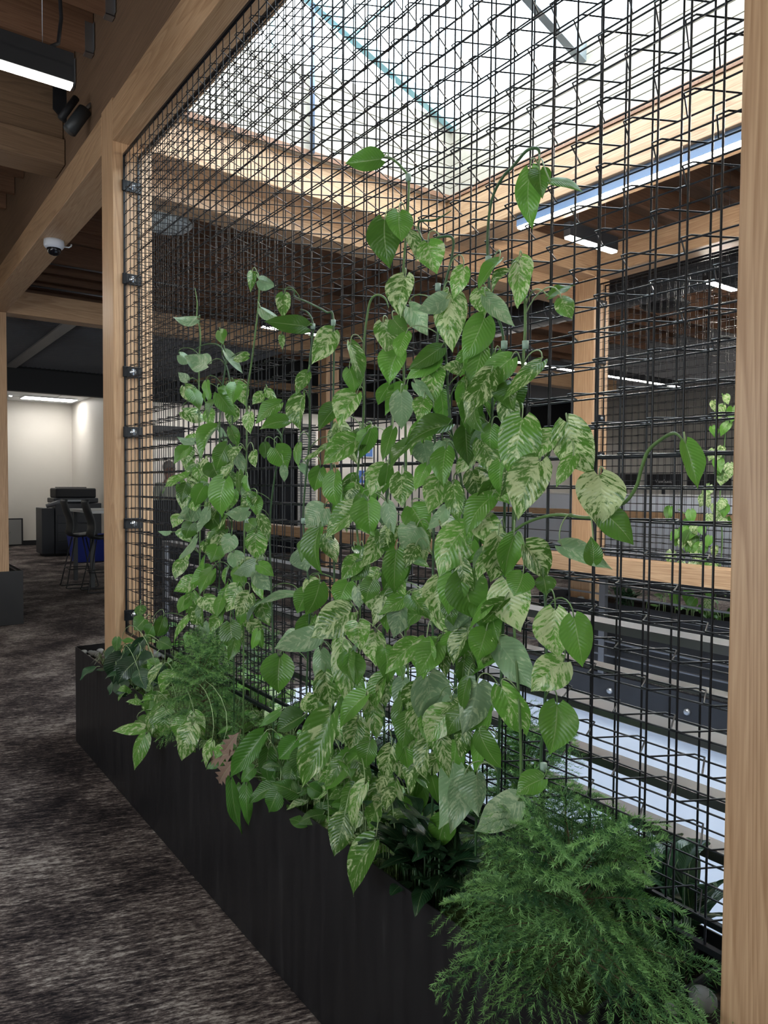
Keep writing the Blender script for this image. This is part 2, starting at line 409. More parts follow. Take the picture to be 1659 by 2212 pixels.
# ---------------- skylight: curb boards, gable glazing, sloping panes
def boards(name, face, lo, hi, fixed, z0, z1, n, parent, mat, into):
    mb = MB()
    h = (z1 - z0) / n
    for i in range(n):
        za, zb = z0 + i*h + 0.006, z0 + (i+1)*h
        if face == 'y': mb.box(lo, hi, fixed, fixed + into, za, zb)
        else: mb.box(fixed, fixed + into, lo, hi, za, zb)
    bk = 0.022 if into > 0 else -0.022
    if face == 'y': mb.box(lo, hi, fixed+bk, fixed+into, z0, z1)
    else: mb.box(fixed+bk, fixed+into, lo, hi, z0, z1)
    return mb.build(name, mat, parent)
sk = thing('skylight', 'pitched skylight with pale boarded curb and grey rafters over the stair well', 'skylight', (2.54, 2.4, 3.76))
boards('curb_board', 'y', SKX0, SKX1, SKY1, 3.76, 4.33, 7, sk, WP, 0.38)
boards('curb_board', 'y', SKX0, SKX1, SKY0, 3.76, 4.33, 7, sk, WP, -0.38)
boards('curb_board', 'x', SKY0-.38, SKY1+.38, SKX1, 3.76, 4.33, 7, sk, WPY, 0.33)
MB().box(3.995, 4.0, SKY0-.4, 4.56, 4.33, 4.56).box(SKX0, 4.0, 4.555, 4.56, 4.33, 4.56).box(SKX0, 4.0, SKY0-.4, SKY0-.395, 4.33, 4.56).build('upstand', WP, sk)
MB().box(SKX0, SKX1, SKY1-.006, SKY1-.0005, 3.755, 3.79).box(SKX1-.006, SKX1-.0005, SKY0, SKY1-.006, 3.755, 3.79).build('brown_trim', WR, sk)
boards('curb_board', 'x', SKY0, SKY1, SKX0, 3.76, 4.33, 7, sk, WPY, -0.02)
TEAL = plain('pale_teal_frame', (0.38, 0.68, 0.76), 0.4)
ALU = plain('grey_aluminium', (0.30, 0.34, 0.36), 0.4, 0.6)
def slopez(x): return 4.33 + (SKX1 - x) * 0.36
gl = bpy.data.materials.new('skylight_glass'); gl.use_nodes = True
nt = gl.node_tree; nt.nodes.remove(nt.nodes['Principled BSDF'])
tb = N(nt, 'ShaderNodeBsdfTransparent'); tb.inputs[0].default_value = (0.93, 0.97, 0.99, 1)
gb = N(nt, 'ShaderNodeBsdfGlossy'); gb.inputs['Roughness'].default_value = 0.02
ms = N(nt, 'ShaderNodeMixShader'); ms.inputs[0].default_value = 0.05
nt.links.new(tb.outputs[0], ms.inputs[1]); nt.links.new(gb.outputs[0], ms.inputs[2]); nt.links.new(ms.outputs[0], nt.nodes['Material Output'].inputs[0])
mb = MB()
v = [(SKX0, SKY0, slopez(SKX0)), (SKX1, SKY0, slopez(SKX1)), (SKX1, SKY1, slopez(SKX1)), (SKX0, SKY1, slopez(SKX0))]
mb.add(v + [(a, b, c+.012) for a, b, c in v], [(0,3,2,1),(4,5,6,7),(0,1,5,4),(1,2,6,5),(2,3,7,6),(3,0,4,7)])
mb.build('glass_pane', gl, sk)
sk2 = thing('skylight', 'unseen flat skylight added over the far desks, outside the right edge of the photo', 'skylight', (9.25, -.75, 4.6))
MB().box(7.45, 11.05, -3.05, 1.55, 4.62, 4.632).build('glass_pane', gl, sk2)  # skylight added out of view so sky light reaches the partition
MB().box(7.45, 7.5, -3.05, 1.55, 4.3, 4.62).box(11.0, 11.05, -3.05, 1.55, 4.3, 4.62).box(7.5, 11.0, -3.05, -3.0, 4.3, 4.62).box(7.5, 11.0, 1.5, 1.55, 4.3, 4.62).build('curb', WP, sk2)
def slopebar(y, wd, hg, dz, mat, name):
    mb = MB()
    a = (SKX0, slopez(SKX0)+dz); b = (SKX1, slopez(SKX1)+dz)
    v = [(a[0], y-wd, a[1]), (b[0], y-wd, b[1]), (b[0], y+wd, b[1]), (a[0], y+wd, a[1])]
    mb.add(v + [(p, q, r - hg) for p, q, r in v], [(0,1,2,3),(7,6,5,4),(0,4,5,1),(1,5,6,2),(2,6,7,3),(3,7,4,0)])
    return mb.build(name, mat, sk)
slopebar(SKY1 - 0.03, 0.028, 0.07, 0.0, TEAL, 'gable_frame')
slopebar(SKY0 + 0.03, 0.028, 0.07, 0.0, TEAL, 'gable_frame')
slopebar(2.95, 0.026, 0.12, 0.0, ALU, 'rafter')
slopebar(1.75, 0.026, 0.12, 0.0, ALU, 'rafter')
for xx in (1.75, 2.15, 2.62, 3.1): MB().box(xx-.006, xx+.006, SKY1-.04, SKY1-.02, 4.33, slopez(xx)-.05).build('gable_mullion', TEAL, sk)
mb = MB()
for k in range(1, 5):
    xx = SKX0 + k*0.45
    mb.tube([(xx, SKY0+.05, slopez(xx)-.01), (xx, SKY1-.05, slopez(xx)-.01)], 0.004, 5)
mb.tube([(SKX1, 1.0, slopez(SKX1)-.02), (SKX0, 3.9, slopez(SKX0)-.02)], 0.004, 5)
mb.build('glazing_wire', TEAL, sk)
# conduit down the curb
pipe = MB().tube([(2.44, 4.135, 4.80), (2.44, 4.135, 3.76)], 0.016, 10).build('conduit', plain('blue_grey_conduit', (0.16, 0.22, 0.34), 0.4, 0.3))
tag(pipe, 'blue-grey conduit running down the boarded skylight curb', 'pipe')

# ---------------- timber frame
def beam(label, b, ax, name='timber_beam', grp=None, mat=None):
    o = box(name, mat or W[ax], b, bevel=0.004)
    return tag(o, label, 'beam', grp)
def post(label, b, grp=None):
    o = box('timber_post', W[2], b, bevel=0.004)
    return tag(o, label, 'post', grp)
post('square fir post in the right foreground, cut off by the frame', (1.20, 1.42, 0.42, 0.64, 0.46, 3.52))
post('square fir post standing at the far end of the long black planter', (1.20, 1.42, 4.22, 4.44, 0.46, 3.76))
post('knotty fir post at the left edge of the photo in the second planter', (1.20, 1.42, 9.10, 9.32, 0.46, 3.52))
post('fir post on the far side of the stair well carrying two beams', (5.45, 5.67, 4.22, 4.44, 0.0, 3.52))
post('fir post far behind the vines, left of the wall pictures', (5.45, 5.67, 8.83, 9.05, 0.0, 3.52))
post('fir post near the far planter beyond the right foreground post', (5.45, 5.67, 0.42, 0.64, 0.0, 3.52))
beam('fir beam along the top of the wire trellis, over the long planter', (1.20, 1.42, 0.0-1.5, 4.22, 3.52, 3.74), 1)
beam('knotty fir beam above the aisle with the dome camera under it', (1.20, 1.42, 4.44, 9.10, 3.52, 3.74), 1)
beam('tall brown beam hung with joist hangers, above the trellis beam', (1.26, 1.41, -3.4, 13.8, 3.745, 4.555), 1, mat=WB)
beam('fir beam crossing from the far planter post beneath the boarded curb', (1.42, 5.45, 4.22, 4.44, 3.52, 3.76), 0)
beam('deeper fir beam right behind the crossing beam, its face showing one step lower', (1.42, 5.45, 4.445, 4.66, 3.355, 3.80), 0)
beam('fir beam along the far side of the stair well on top of the posts', (5.45, 5.67, -1.5, 4.44, 3.52, 3.76), 1)
beam('fir beam of the far side running on beyond the crossing beam', (5.45, 5.67, 4.44, 9.05, 3.52, 3.76), 1)
beam('brown crossing beam at the second planter, above the mesh ceiling', (1.42, 12.5, 9.10, 9.32, 3.52, 3.78), 0)
beam('pale fir girder along the right edge of the skylight, lamp under it', (3.665, 3.99, -1.5, 4.22, 3.46, 3.755), 1)
beam('glued timber girder at upper left behind the linear lamp', (-3.1, 1.255, 5.62, 5.86, 3.87, 4.555), 0, mat=WBX)
beam('fir ledger under the glued timber girder at upper left', (-3.1, 1.255, 5.57, 5.62, 3.87, 4.05), 0, mat=WBX)
beam('fir beam across the aisle over the second planter end', (-3.1, 1.20, 9.10, 9.32, 3.52, 3.78), 0)
# joists
def joist(x0, x1, y, label, grp, hanger=None):
    t = thing('ceiling_joist', label, 'joist', ((x0+x1)/2, y, 4.29), grp)
    box('board', WR, (x0, x1, y-.022, y+.022, 4.29, 4.556), t)
    if hanger is not None:
        h = MB()
        xx = hanger
        h.box(xx-.05, xx, y-.027, y-.0222, 4.285, 4.47); h.box(xx-.05, xx, y+.0222, y+.027, 4.285, 4.47)
        h.box(xx-.05, xx, y-.027, y+.027, 4.280, 4.2895); h.box(xx-.003, xx, y-.05, y+.05, 4.30, 4.47)
        h.build('joist_hanger', ZINC, t)
    return t
def joists(x0, x1, ys, label, grp, hanger=None):
    t = joist(x0, x1, ys[0], label, grp, hanger)
    for y in ys[1:]:
        c = copy_tree(t); c.location.y = y
joists(-3.1, 1.255, [3.42, 3.90, 4.38, 4.83, 5.30], 'brown ceiling joist on a steel hanger above the linear lamp at upper left', 'joists over the aisle', 1.255)
joists(-3.1, 1.255, [6.2 + .45*i for i in range(7)], 'brown ceiling joist over the aisle beyond the glued timber girder', 'joists over the far aisle')
joists(1.42, 12.4, [9.6 + .45*i for i in range(10)], 'brown ceiling joist above the dome camera, behind the crossing beam', 'joists past the second planter')
joists(4.0, 5.45, [0.8 + .45*i for i in range(8)], 'brown ceiling joist between the skylight girder and the far side beam', 'joists right of the skylight')
joists(1.42, 5.45, [5.5 + .45*i for i in range(8)], 'dark ceiling joist seen through the upper left of the trellis', 'joists behind the trellis')
joists(5.67, 12.5, [1.8 + .6*i for i in range(12)], 'dark ceiling joist above the desks beyond the far trellis', 'joists beyond the far side')

# ---------------- mesh ceiling panel
mp_ = thing('mesh_ceiling_panel', 'black diamond mesh ceiling panel with a flat steel bar, above the aisle end', 'ceiling panel', (2.0, 11.5, 3.62))
mb = MB()
X0_, X1_, Y0_, Y1_ = -3.0, 5.3, 9.4, 13.75
st = 0.075
import itertools
def clipseg(c, sgn):
    # line y - Y0 = sgn*(x - c)
    pts = []
    if sgn > 0: xa = max(X0_, c); xb = min(X1_, c + (Y1_-Y0_)); return (xa, Y0_ + xa - c), (xb, Y0_ + xb - c)
    xa = max(X0_, c - (Y1_-Y0_)); xb = min(X1_, c); return (xa, Y0_ - xa + c), (xb, Y0_ - xb + c)
k = X0_ - (Y1_-Y0_) + st
while k < X1_ + (Y1_-Y0_):
    for sg in (1, -1):
        p, q = clipseg(k, sg)
        if q[0] - p[0] > 0.02 and p[1] >= Y0_-1e-6 and p[1] <= Y1_+1e-6:
            mb.tube([(p[0], p[1], 3.62 + .004*sg), (q[0], q[1], 3.62+.004*sg)], 0.008, 3, caps=False)
    k += st
mb.build('mesh', plain('mesh_grey', (.22, .23, .26), .4, .3), mp_)
mb = MB()
for yy in (9.42, 13.72): mb.box(X0_, X1_, yy-.02, yy+.02, 3.60, 3.64)
mb.build('edge_bar', WIRE, mp_)
def bar(p, q, wd, z0, z1, name, mat, parent):
    p = Vector((*p, 0)); q = Vector((*q, 0)); d = (q-p).normalized(); n = Vector((-d.y, d.x, 0))*wd/2
    v = []
    for z in (z0, z1):
        for a, s_ in ((p, -1), (q, -1), (q, 1), (p, 1)): v.append((a.x+n.x*s_, a.y+n.y*s_, z))
    return MB().add(v, [(0,3,2,1),(4,5,6,7),(0,1,5,4),(1,2,6,5),(2,3,7,6),(3,0,4,7)]).build(name, mat, parent)
bar((2.2, 9.45), (2.2, 13.7), 0.16, 3.575, 3.60, 'flat_bar', plain('light_grey_bar', (0.4, 0.4, 0.4), 0.5), mp_)
con = MB().tube([(1.45, 10.75, 4.27), (5.2, 10.75, 4.27)], 0.014, 8).build('conduit', ZINC)
tag(con, 'thin steel conduit strapped under the joists, nearest the mesh ceiling', 'pipe')
con = MB().tube([(1.45, 9.55, 4.27), (5.2, 9.55, 4.27)], 0.011, 8).build('conduit', ZINC)
tag(con, 'thin steel conduit under the joists just above the dome camera', 'pipe')
cb = MB().tube([(0.55, 3.62, 4.54), (0.80, 3.62, 4.50), (1.05, 3.62, 4.30), (1.16, 3.62, 4.24), (1.24, 3.62, 4.40), (1.25, 3.62, 4.54)], 0.016, 8).build('conduit', ZINC)
tag(cb, 'bent steel conduit at the top edge, left of the tall brown beam', 'pipe')

# ---------------- linear lamps
def lamp(label, x0, x1, y, z, grp=None, axis='x', wd=0.06, hg=0.10, body=None, led=None):
    c = ((x0+x1)/2, y, z) if axis == 'x' else (y, (x0+x1)/2, z)
    t = thing('linear_lamp', label, 'lamp', c, grp)
    body = body or BLACK; led = led or LEDM
    if axis == 'x':
        box('housing', body, (x0, x1, y-wd/2, y+wd/2, z, z+hg), t, 0.002)
        d = box('diffuser', led, (x0+.006, x1-.006, y-wd/2+.006, y+wd/2-.006, z-.014, z+.001), t)
        for xx in (x0+.12, x1-.12):
            MB().tube([(xx, y, z+hg), (xx, y, 4.56)], 0.0015, 5).build('hanging_wire', ZINC, t)
    else:
        box('housing', body, (y-wd/2, y+wd/2, x0, x1, z, z+hg), t, 0.002)
        box('diffuser', led, (y-wd/2+.006, y+wd/2-.006, x0+.006, x1-.006, z-.014, z+.001), t)
    return t
t = lamp('black linear lamp glowing white underneath at the upper left edge', -2.4, 0.80, 3.40, 3.335, hg=0.125)
MB().tube([(0.70, 3.40, 3.46), (0.745, 3.41, 3.50), (0.76, 3.42, 3.62), (0.75, 3.43, 3.85), (0.68, 3.44, 3.98), (0.55, 3.44, 4.08), (0.35, 3.44, 4.35), (0.3, 3.44, 4.55)], 0.008, 8).build('cable', BLACK, t)
lamp('short black linear lamp under the far beam, right of the upper vine leaves', 4.11, 4.66, 3.43, 3.385, 'row of lamps across the bay', led=LEDB)
lamp('short linear lamp at the right edge under the spiral duct', 5.92, 6.40, 3.43, 3.385, 'row of lamps across the bay', led=LEDB)
HB = plain('sky_reflection_tint_housing', (0.13, 0.20, 0.33), 0.3)  # the sky's blue reflection on the housing, put into its base colour
lamp('long glowing linear lamp with sky reflection coloured into its side under the skylight girder', -1.4, 3.52, 3.715, 3.385, None, 'y', 0.045, 0.075, HB, LEDB)
lamp('long linear lamp behind the far fir post, left half', 7.05, 9.0, 7.22, 3.385)
lamp('linear lamp behind the far trellis, right of the far fir post', 9.55, 11.7, 7.22, 3.385)
for i, (xa, ya) in enumerate(((7.3, 3.43), (9.2, 3.43))):  # unseen lamps added to brighten the dark far zone
    lamp('unseen linear lamp added over the far desks, outside the right edge of the photo', xa, xa+1.6, ya, 3.385, 'lamps added over the far desks', led=LEDB)
lamp('small bright linear lamp behind the highest left vine leaves', 3.72, 4.02, 7.4, 3.385)
lamp('small linear lamp just right of the brightest one behind the vines', 4.2, 4.64, 7.4, 3.385)
lamp('unseen linear lamp added over the aisle behind the photographer', -2.4, 0.8, -0.6, 3.335, hg=0.125)  # added lamp, raises the ambient light
lamp('unseen linear lamp added over the far end of the aisle', -2.4, 0.8, 7.4, 3.335, hg=0.125)  # out of view too, added for more light in the aisle
for i, (x, y, lb) in enumerate(((4.02, 19.7, 'bright ceiling panel above the copier'), (6.3, 16.4, 'added ceiling panel behind the left vine cluster'), (9.0, 16.4, 'added ceiling panel behind the wall pictures'), (11.4, 16.4, 'added ceiling panel behind the far fir post, hidden by the dark bulkhead'), (14.0, 16.4, 'added ceiling panel at the far right of the office'), (0.0, 16.8, 'ceiling panel hidden behind the left edge post'))):
    t = thing('ceiling_light', lb, 'light', (x, y, 3.75), 'office ceiling panels')  # panels hidden by the bulkhead are added to brighten the office wall
    box('frame', WHITE, (x-.62, x+.62, y-.31, y+.31, 3.735, 3.751), t)
    box('diffuser', PANM, (x-.6, x+.6, y-.29, y+.29, 3.728, 3.736), t)
pj = thing('ceiling_speaker', 'small round white fitting in the office ceiling, left of the bright panel', 'ceiling fitting', (3.1, 19.4, 3.75))
MB().lathe([(0, 3.72), (.05, 3.722), (.09, 3.735), (.13, 3.75)], (3.1, 19.4, 0), 16).build('disc', WHITE, pj)
MB().lathe([(0, 3.70), (.03, 3.705), (.035, 3.722)], (3.1, 19.4, 0), 12).build('lens', PANM, pj)

# ---------------- dome camera
dc = thing('dome_camera', 'white dome security camera with dark glass under the knotty beam', 'camera', (1.31, 6.2, 3.52))
MB().lathe([(0, 3.52), (.073, 3.52), (.075, 3.50), (.075, 3.475), (.066, 3.462), (.055, 3.455), (0, 3.455)], (1.31, 6.2, 0), 28).build('base', plain('white_plastic', (0.7, 0.73, 0.8), 0.35), dc)
MB().lathe([(.053, 3.456), (.053, 3.445), (.047, 3.425), (.034, 3.410), (.017, 3.402), (0, 3.40)], (1.31, 6.2, 0), 28).build('dome', plain('dark_glass', (0.005, 0.005, 0.008), 0.06), dc)
MB().tube([(1.385, 6.2, 3.485), (1.42, 6.2, 3.487), (1.437, 6.2, 3.50), (1.44, 6.2, 3.515)], 0.006, 6).build('cable', WHITE, dc)
# bracket + clamp at girder end
br = thing('steel_bracket', 'black steel plate bracket hanging at the girder end below the lamp', 'bracket', (1.1, 5.5, 3.9))
v = [atY(115, 178, 5.53), atY(160, 178, 5.53), atY(160, 245, 5.53), atY(147, 272, 5.53), atY(115, 232, 5.53)]
mb = MB(); mb.add(v + [p + Vector((0, .02, 0)) for p in v], [(0,1,2,3,4), (9,8,7,6,5)] + [(i, (i+1) % 5 + 0, (i+1) % 5 + 5, i+5) for i in range(5)])
mb.build('plate', BLACK, br)
sp_ = thing('track_spotlight', 'grey cylinder spotlight tilted beside the black bracket', 'spotlight', (1.2, 5.0, 3.8))
a = atY(150, 283, 4.9); b = atY(183, 238, 4.9)
MB().tube([a, a.lerp(b, .5), b], 0.042, 16).build('barrel', PLASTIC, sp_)
MB().tube([a + Vector((-.05, 0, .06)), b + Vector((-.05, 0, .06))], 0.022, 8).build('yoke', BLACK, sp_)
MB().tube([b + Vector((0, 0, .0)), b + Vector((0.04, .0, .05))], 0.012, 8).build('arm', ZINC, sp_)
# oval diffuser + spiral duct + round diffuser
od = thing('round_air_diffuser', 'pale round air diffuser behind the top left of the trellis', 'air vent', (1.75, 5.6, 3.6))
MB().lathe([(0, 3.58), (.10, 3.575), (.17, 3.60), (.20, 3.63), (.12, 3.72), (.10, 3.95), (.10, 4.56), (0, 4.56)], (2.0, 5.6, 0), 24).build('cone', plain('pale_vent', (0.55, 0.6, 0.6), 0.5), od)
du = thing('spiral_duct', 'dark grey spiral duct running beyond the far side of the well', 'duct', (6.75, 4.0, 3.75))
mb = MB(); mb.tube([(6.75, -3, 3.74), (6.75, 8.9, 3.74)], 0.19, 24); mb.build('tube', plain('dark_duct', (0.09, 0.10, 0.115), 0.45, 0.3), du)
mb = MB()
for i in range(60):
    mb.lathe([(.188, -.006), (.198, 0), (.188, .006)], (6.75, -2.8 + i*.2, 3.74), 24, axis='Y')
mb.build('seam', plain('duct_seam', (0.16, 0.17, 0.19), 0.4, 0.4), du)
rd = thing('round_air_diffuser', 'black round air diffuser hanging below the spiral duct', 'air vent', (8.0, 4.2, 3.4))
c_ = atY(1435, 668, 4.6)
MB().lathe([(0, -.01), (.10, -.02), (.22, .02), (.26, .05), (.18, .10), (.14, .35), (0, .35)], tuple(c_), 24).build('cone', BLACK, rd)
# ================================================================== PLANTERS
PX0, PX1 = 1.10, 1.56
def planter(label, x0, x1, y0, y1, h, seam=None):
    t = thing('planter', label, 'planter', ((x0+x1)/2, (y0+y1)/2, 0))
    e = 0.004
    mb = MB()
    if seam:
        mb.box(x0, x0+e, y0, seam-.0015, 0.004, h); mb.box(x0, x0+e, seam+.0015, y1, 0.004, h)
        mb.box(x0+e, x0+.02, seam-.03, seam+.03, 0.03, h-.03)
    else: mb.box(x0, x0+e, y0, y1, 0.004, h)
    mb.build('side_panel', PLANT, t)
    MB().box(x1-e, x1, y0, y1, 0.004, h).build('side_panel', PLANT, t)
    MB().box(x0+e, x1-e, y0, y0+e, 0.004, h).build('end_panel', PLANT, t)
    MB().box(x0+e, x1-e, y1-e, y1, 0.004, h).build('end_panel', PLANT, t)
    mb = MB()
    mb.box(x0+e, x0+.028, y0+e, y1-e, h-.035, h-.031); mb.box(x1-.028, x1-e, y0+e, y1-e, h-.035, h-.031)
    mb.build('inner_flange', PLANT, t)
    MB().box(x0+e, x1-e, y0+e, y1-e, 0.02, h-.085).build('soil', SOIL, t)
    return t
planter('long black steel planter in front carrying the wire trellis', PX0, PX1, 0.14, 4.72, 0.598, 4.22)
planter('dark steel planter with a pointed corner at the left edge of the photo', PX0, PX1, 9.08, 13.0, 0.615)
planter('black planter on the far side of the stair well, under the far trellis', 5.33, 5.79, 0.14, 4.72, 0.598)
def moss(label, x0, x1, y0, y1, z):
    t = thing('moss_bed', label, 'moss', ((x0+x1)/2, (y0+y1)/2, z)); 
    import mathutils
    mb = MB(); nx, ny = 14, int((y1-y0)/.025)+2
    vs = []
    for j in range(ny+1):
        for i in range(nx+1):
            x = x0+(x1-x0)*i/nx; y = y0+(y1-y0)*j/ny
            n = mathutils.noise.noise(Vector((x*14, y*14, 3.1)))*.018 + mathutils.noise.noise(Vector((x*45, y*45, 1)))*.008
            vs.append((x, y, z + n))
    fs = [(j*(nx+1)+i, j*(nx+1)+i+1, (j+1)*(nx+1)+i+1, (j+1)*(nx+1)+i) for j in range(ny) for i in range(nx)]
    mb.add(vs, fs, 0, True)
    g = mb.build('cushion', MOSSM, t)
    mb = MB(); r = random.Random(5)
    n = int((y1-y0)*4200)
    uv = []
    for _ in range(n):
        x = r.uniform(x0+.005, x1-.005); y = r.uniform(y0, y1)
        zz = z + mathutils.noise.noise(Vector((x*14, y*14, 3.1)))*.018
        a = r.uniform(0, 2*PI); l = r.uniform(.008, .022); dx, dy = math.cos(a)*l*.7, math.sin(a)*l*.7
        wv = .0012
        mb.add([(x-wv, y, zz), (x+wv, y, zz), (x+dx, y+dy, zz+l)], [(0, 1, 2)], 0, False, [(0, 0, r.random(), 0)]*3)
    o = mb.build('tufts', needle_mat('moss_tips', (0.03, 0.05, 0.008), (0.12, 0.16, 0.03)), t, uvs=True)
    o['kind'] = 'stuff'
    return t
moss('green moss covering the soil of the long planter', PX0+.006, PX1-.006, 0.88, 4.30, 0.535)
# dividers and stones
def stone(x, y, z, r3, seed):
    r = random.Random(seed); mb = MB()
    mb.ell((0, 0, 0), r3, 12, 8)
    import mathutils
    mb.v = [tuple(Vector(v) * (1 + .14*mathutils.noise.noise(Vector(v)*22 + Vector((seed*3.1, 0, 0))))) for v in mb.v]
    o = mb.build('river_stone', STONE); o.location = (x, y, z); o.rotation_euler = (r.uniform(-.3, .3), r.uniform(-.3, .3), r.uniform(0, 3))
    return o
k = 0
rs = random.Random(11)
for j in range(9):
    for i in range(8):
        x = PX0+.035 + i*.056 + rs.uniform(-.008, .008); y = 4.345 + j*.045 + rs.uniform(-.008, .008)
        if 1.175 < x < 1.445 and y < 4.47: continue
        z = 0.548 + rs.uniform(-.004, .012)
        s_ = rs.uniform(.020, .029)
        o = stone(x, y, z, (s_, s_*.85, s_*.62), k); k += 1
        tag(o, 'grey river stone at the far end of the long planter', 'stone', 'river stones at the far planter end')
box('stone_bed', SOIL, (PX0+.005, PX1-.005, 4.31, 4.715, 0.50, 0.532))
tag(bpy.data.objects['stone_bed'], 'dark gravel under the river stones at the planter end', 'gravel')
dv = MB()
dv.box(1.11, 1.55, .866, .874, .50, .575); dv.box(1.34, 1.55, .80, .806, .50, .572)
tag(dv.build('edging_strip', BLACK), 'black edging strip between moss and stones at the lower right', 'edging')
for i, (x, y, s_) in enumerate(((1.385, .775, .030), (1.315, .80, .015), (1.27, .745, .02), (1.47, .72, .03))):
    o = stone(x, y, 0.548 + s_*.35, (s_, s_*.9, s_*.8), 90+i)
    tag(o, ('large pale river stone at the lower right corner by the post', 'small dark river stone left of the large pale one', 'small river stone hidden by conifer tips at lower right', 'river stone behind the right foreground post')[i], 'stone')

# ================================================================== WIRE TRELLIS
def trellis(label, x0, x1, y0, y1, z0, z1, clips, pitch=0.0655, rowp=0.0665, r=0.0021, flip=False):
    t = thing('wire_trellis', label, 'trellis', ((x0+x1)/2, (y0+y1)/2, z0))
    rows = []
    z = 1.6 - rowp*int((1.6-z0)/rowp)
    while z < z1 - .01:
        rows.append(z); z += rowp
    for nm, X in (('front_grid', x0), ('back_grid', x1)):
        mb = MB()
        y = y0 + pitch*.9
        while y < y1 - .01:
            mb.tube([(X, y, z0), (X, y, z1)], r*1.05, 6, caps=False); y += pitch
        s_ = 1 if X == x0 else -1
        for z in rows: mb.tube([(X + s_*2*r, y0, z), (X + s_*2*r, y1, z)], r, 6, caps=False)
        mb.build(nm, WIRE, t)
    mb = MB()
    for ri, z in enumerate(rows):
        pts = []; k = 0; y = y0 + pitch*.9 + (pitch if ri % 2 else 0) - 2*pitch
        h = pitch*.16
        while y < y1 + pitch:
            for yy, X in ((y-h, x0-.003), (y+h, x0-.003), (y+pitch-h, x1+.003), (y+pitch+h, x1+.003)):
                if y0 <= yy <= y1: pts.append((X, yy, z + 2*r))
            y += 2*pitch
        mb.tube(pts, r*.9, 5, caps=False)
    mb.build('truss_wires', WIRE, t)
    fr = MB()
    for X in (x0, x1):
        fr.box(X-.006, X+.006, y1-.004, y1+.004, z0, z1); fr.box(X-.006, X+.006, y0-.004, y0+.004, z0, z1)
        fr.box(X-.006, X+.006, y0, y1, z1-.004, z1+.008); fr.box(X-.006, X+.006, y0, y1, z0-.008, z0+.004)
    fr.build('frame', WIRE, t)
    for zc in clips:
        for Y, sg in ((y1, -1), (y0, 1)):
            a, b = (Y, Y+.02) if sg < 0 else (Y-.02, Y)
            c = MB().box(x0-.014, x1+.014, min(Y, Y+sg*.012), max(Y, Y+sg*.012), zc-.03, zc+.03).build('clip', WIRE, t, .002)
            MB().lathe([(0, 0), (.018, 0), (.018, sg*.005), (.010, sg*.006), (.010, sg*.012), (0, sg*.013)], ((x0+x1)/2, Y+sg*.012, zc), 16, axis='Y').build('bolt', BOLT, c)
    return t
CL = (3.286, 2.767, 2.244, 1.902, 1.38, 0.851)
trellis('black double wire trellis filling the frame in front, hung with vines', 1.262, 1.342, 0.645, 4.215, 0.753, 3.455, CL)
trellis('black wire trellis beyond the stair well, right of the far fir post', 5.52, 5.60, 0.645, 4.215, 0.753, 3.455, CL, r=0.0017)

# ================================================================== GUARDRAILS
g = thing('guardrail', 'dark guardrail with wide flat bars just behind the long planter', 'guardrail', (1.66, 1.6, 0))
for y1_, y2_, yb in ((1389, 1410, 1375), (1498, 1508, 1486), (1605, 1620, 1578), (1725, 1745, 1700), (1835, 1858, 1808)):
    zt = at(1535, y1_, 1.655).z; zb = at(1535, y2_, 1.655).z
    # depth of the top face from its rear edge
    d = ray(1535, yb); tt = (zt - 1.6)/d.z; xb = d.x*tt
    MB().box(1.655, max(1.685, min(xb, 1.76)), -1.2, 4.75, zb, zt).build('rail', RAILM, g)
for y in (-1.2, 4.73):
    MB().box(1.67, 1.70, y, y+.05, 0.0, 1.2).build('rail_post', RAILM, g)
g = thing('guardrail', 'timber capped guardrail along the far side of the stair well', 'guardrail', (5.2, 5.0, 0))
MB().box(5.16, 5.36, -1.5, 13.5, 0.86, 1.005).build('timber_cap', W[1], g, .003)
MB().box(5.20, 5.26, -1.5, 13.5, 0.815, 0.8595).build('steel_channel', BLACK, g)
for z in (0.69, 0.565, 0.43, 0.29, 0.17):
    MB().box(5.21, 5.245, -1.5, 13.5, z-.012, z).build('rail', RAILM, g)
for y in (-1.0, 1.6, 3.9, 6.6, 9.2, 11.8):
    MB().box(5.205, 5.25, y-.03, y+.03, 0.0, 0.86).build('rail_post', RAILM, g)
ch = thing('steel_edge_channel', 'black steel floor edge channel with round bolts beyond the near guardrail', 'steel beam', (5.27, 1.8, 0))
MB().box(WX1-.04, WX1-.0, WY0, WY1-.02, -.285, -.012).build('web', STEEL, ch)
for k in range(9):
    c = (5.257, -1.2 + k*.72, -.15)
    MB().lathe([(0, -.022), (.02, -.02), (.028, -.004), (.028, .004)], c, 12, axis='X').build('bolt', ZINC, ch)
g = thing('guardrail', 'fir top rail across the room in front of the pale partition', 'guardrail', (11.3, 5, 0))
MB().box(11.3, 11.5, -1.0, 12.0, 1.07, 1.185).build('timber_cap', W[1], g, .003)
for y in (-1, 1.5, 4, 6.5, 9, 11.5): MB().box(11.36, 11.42, y, y+.05, 0, 1.07).build('rail_post', RAILM, g)
for z in (.75, .55, .35, .15): MB().box(11.37, 11.40, -1, 12.0, z-.015, z).build('rail', RAILM, g)
col_ = MB().lathe([(.10, 0.0), (.10, .02), (.075, .03), (.075, 4.5), (0, 4.5)], (7.0, 8.03, 0), 24).build('steel_column', STEEL)
tag(col_, 'round black steel column behind the middle of the vines', 'column')

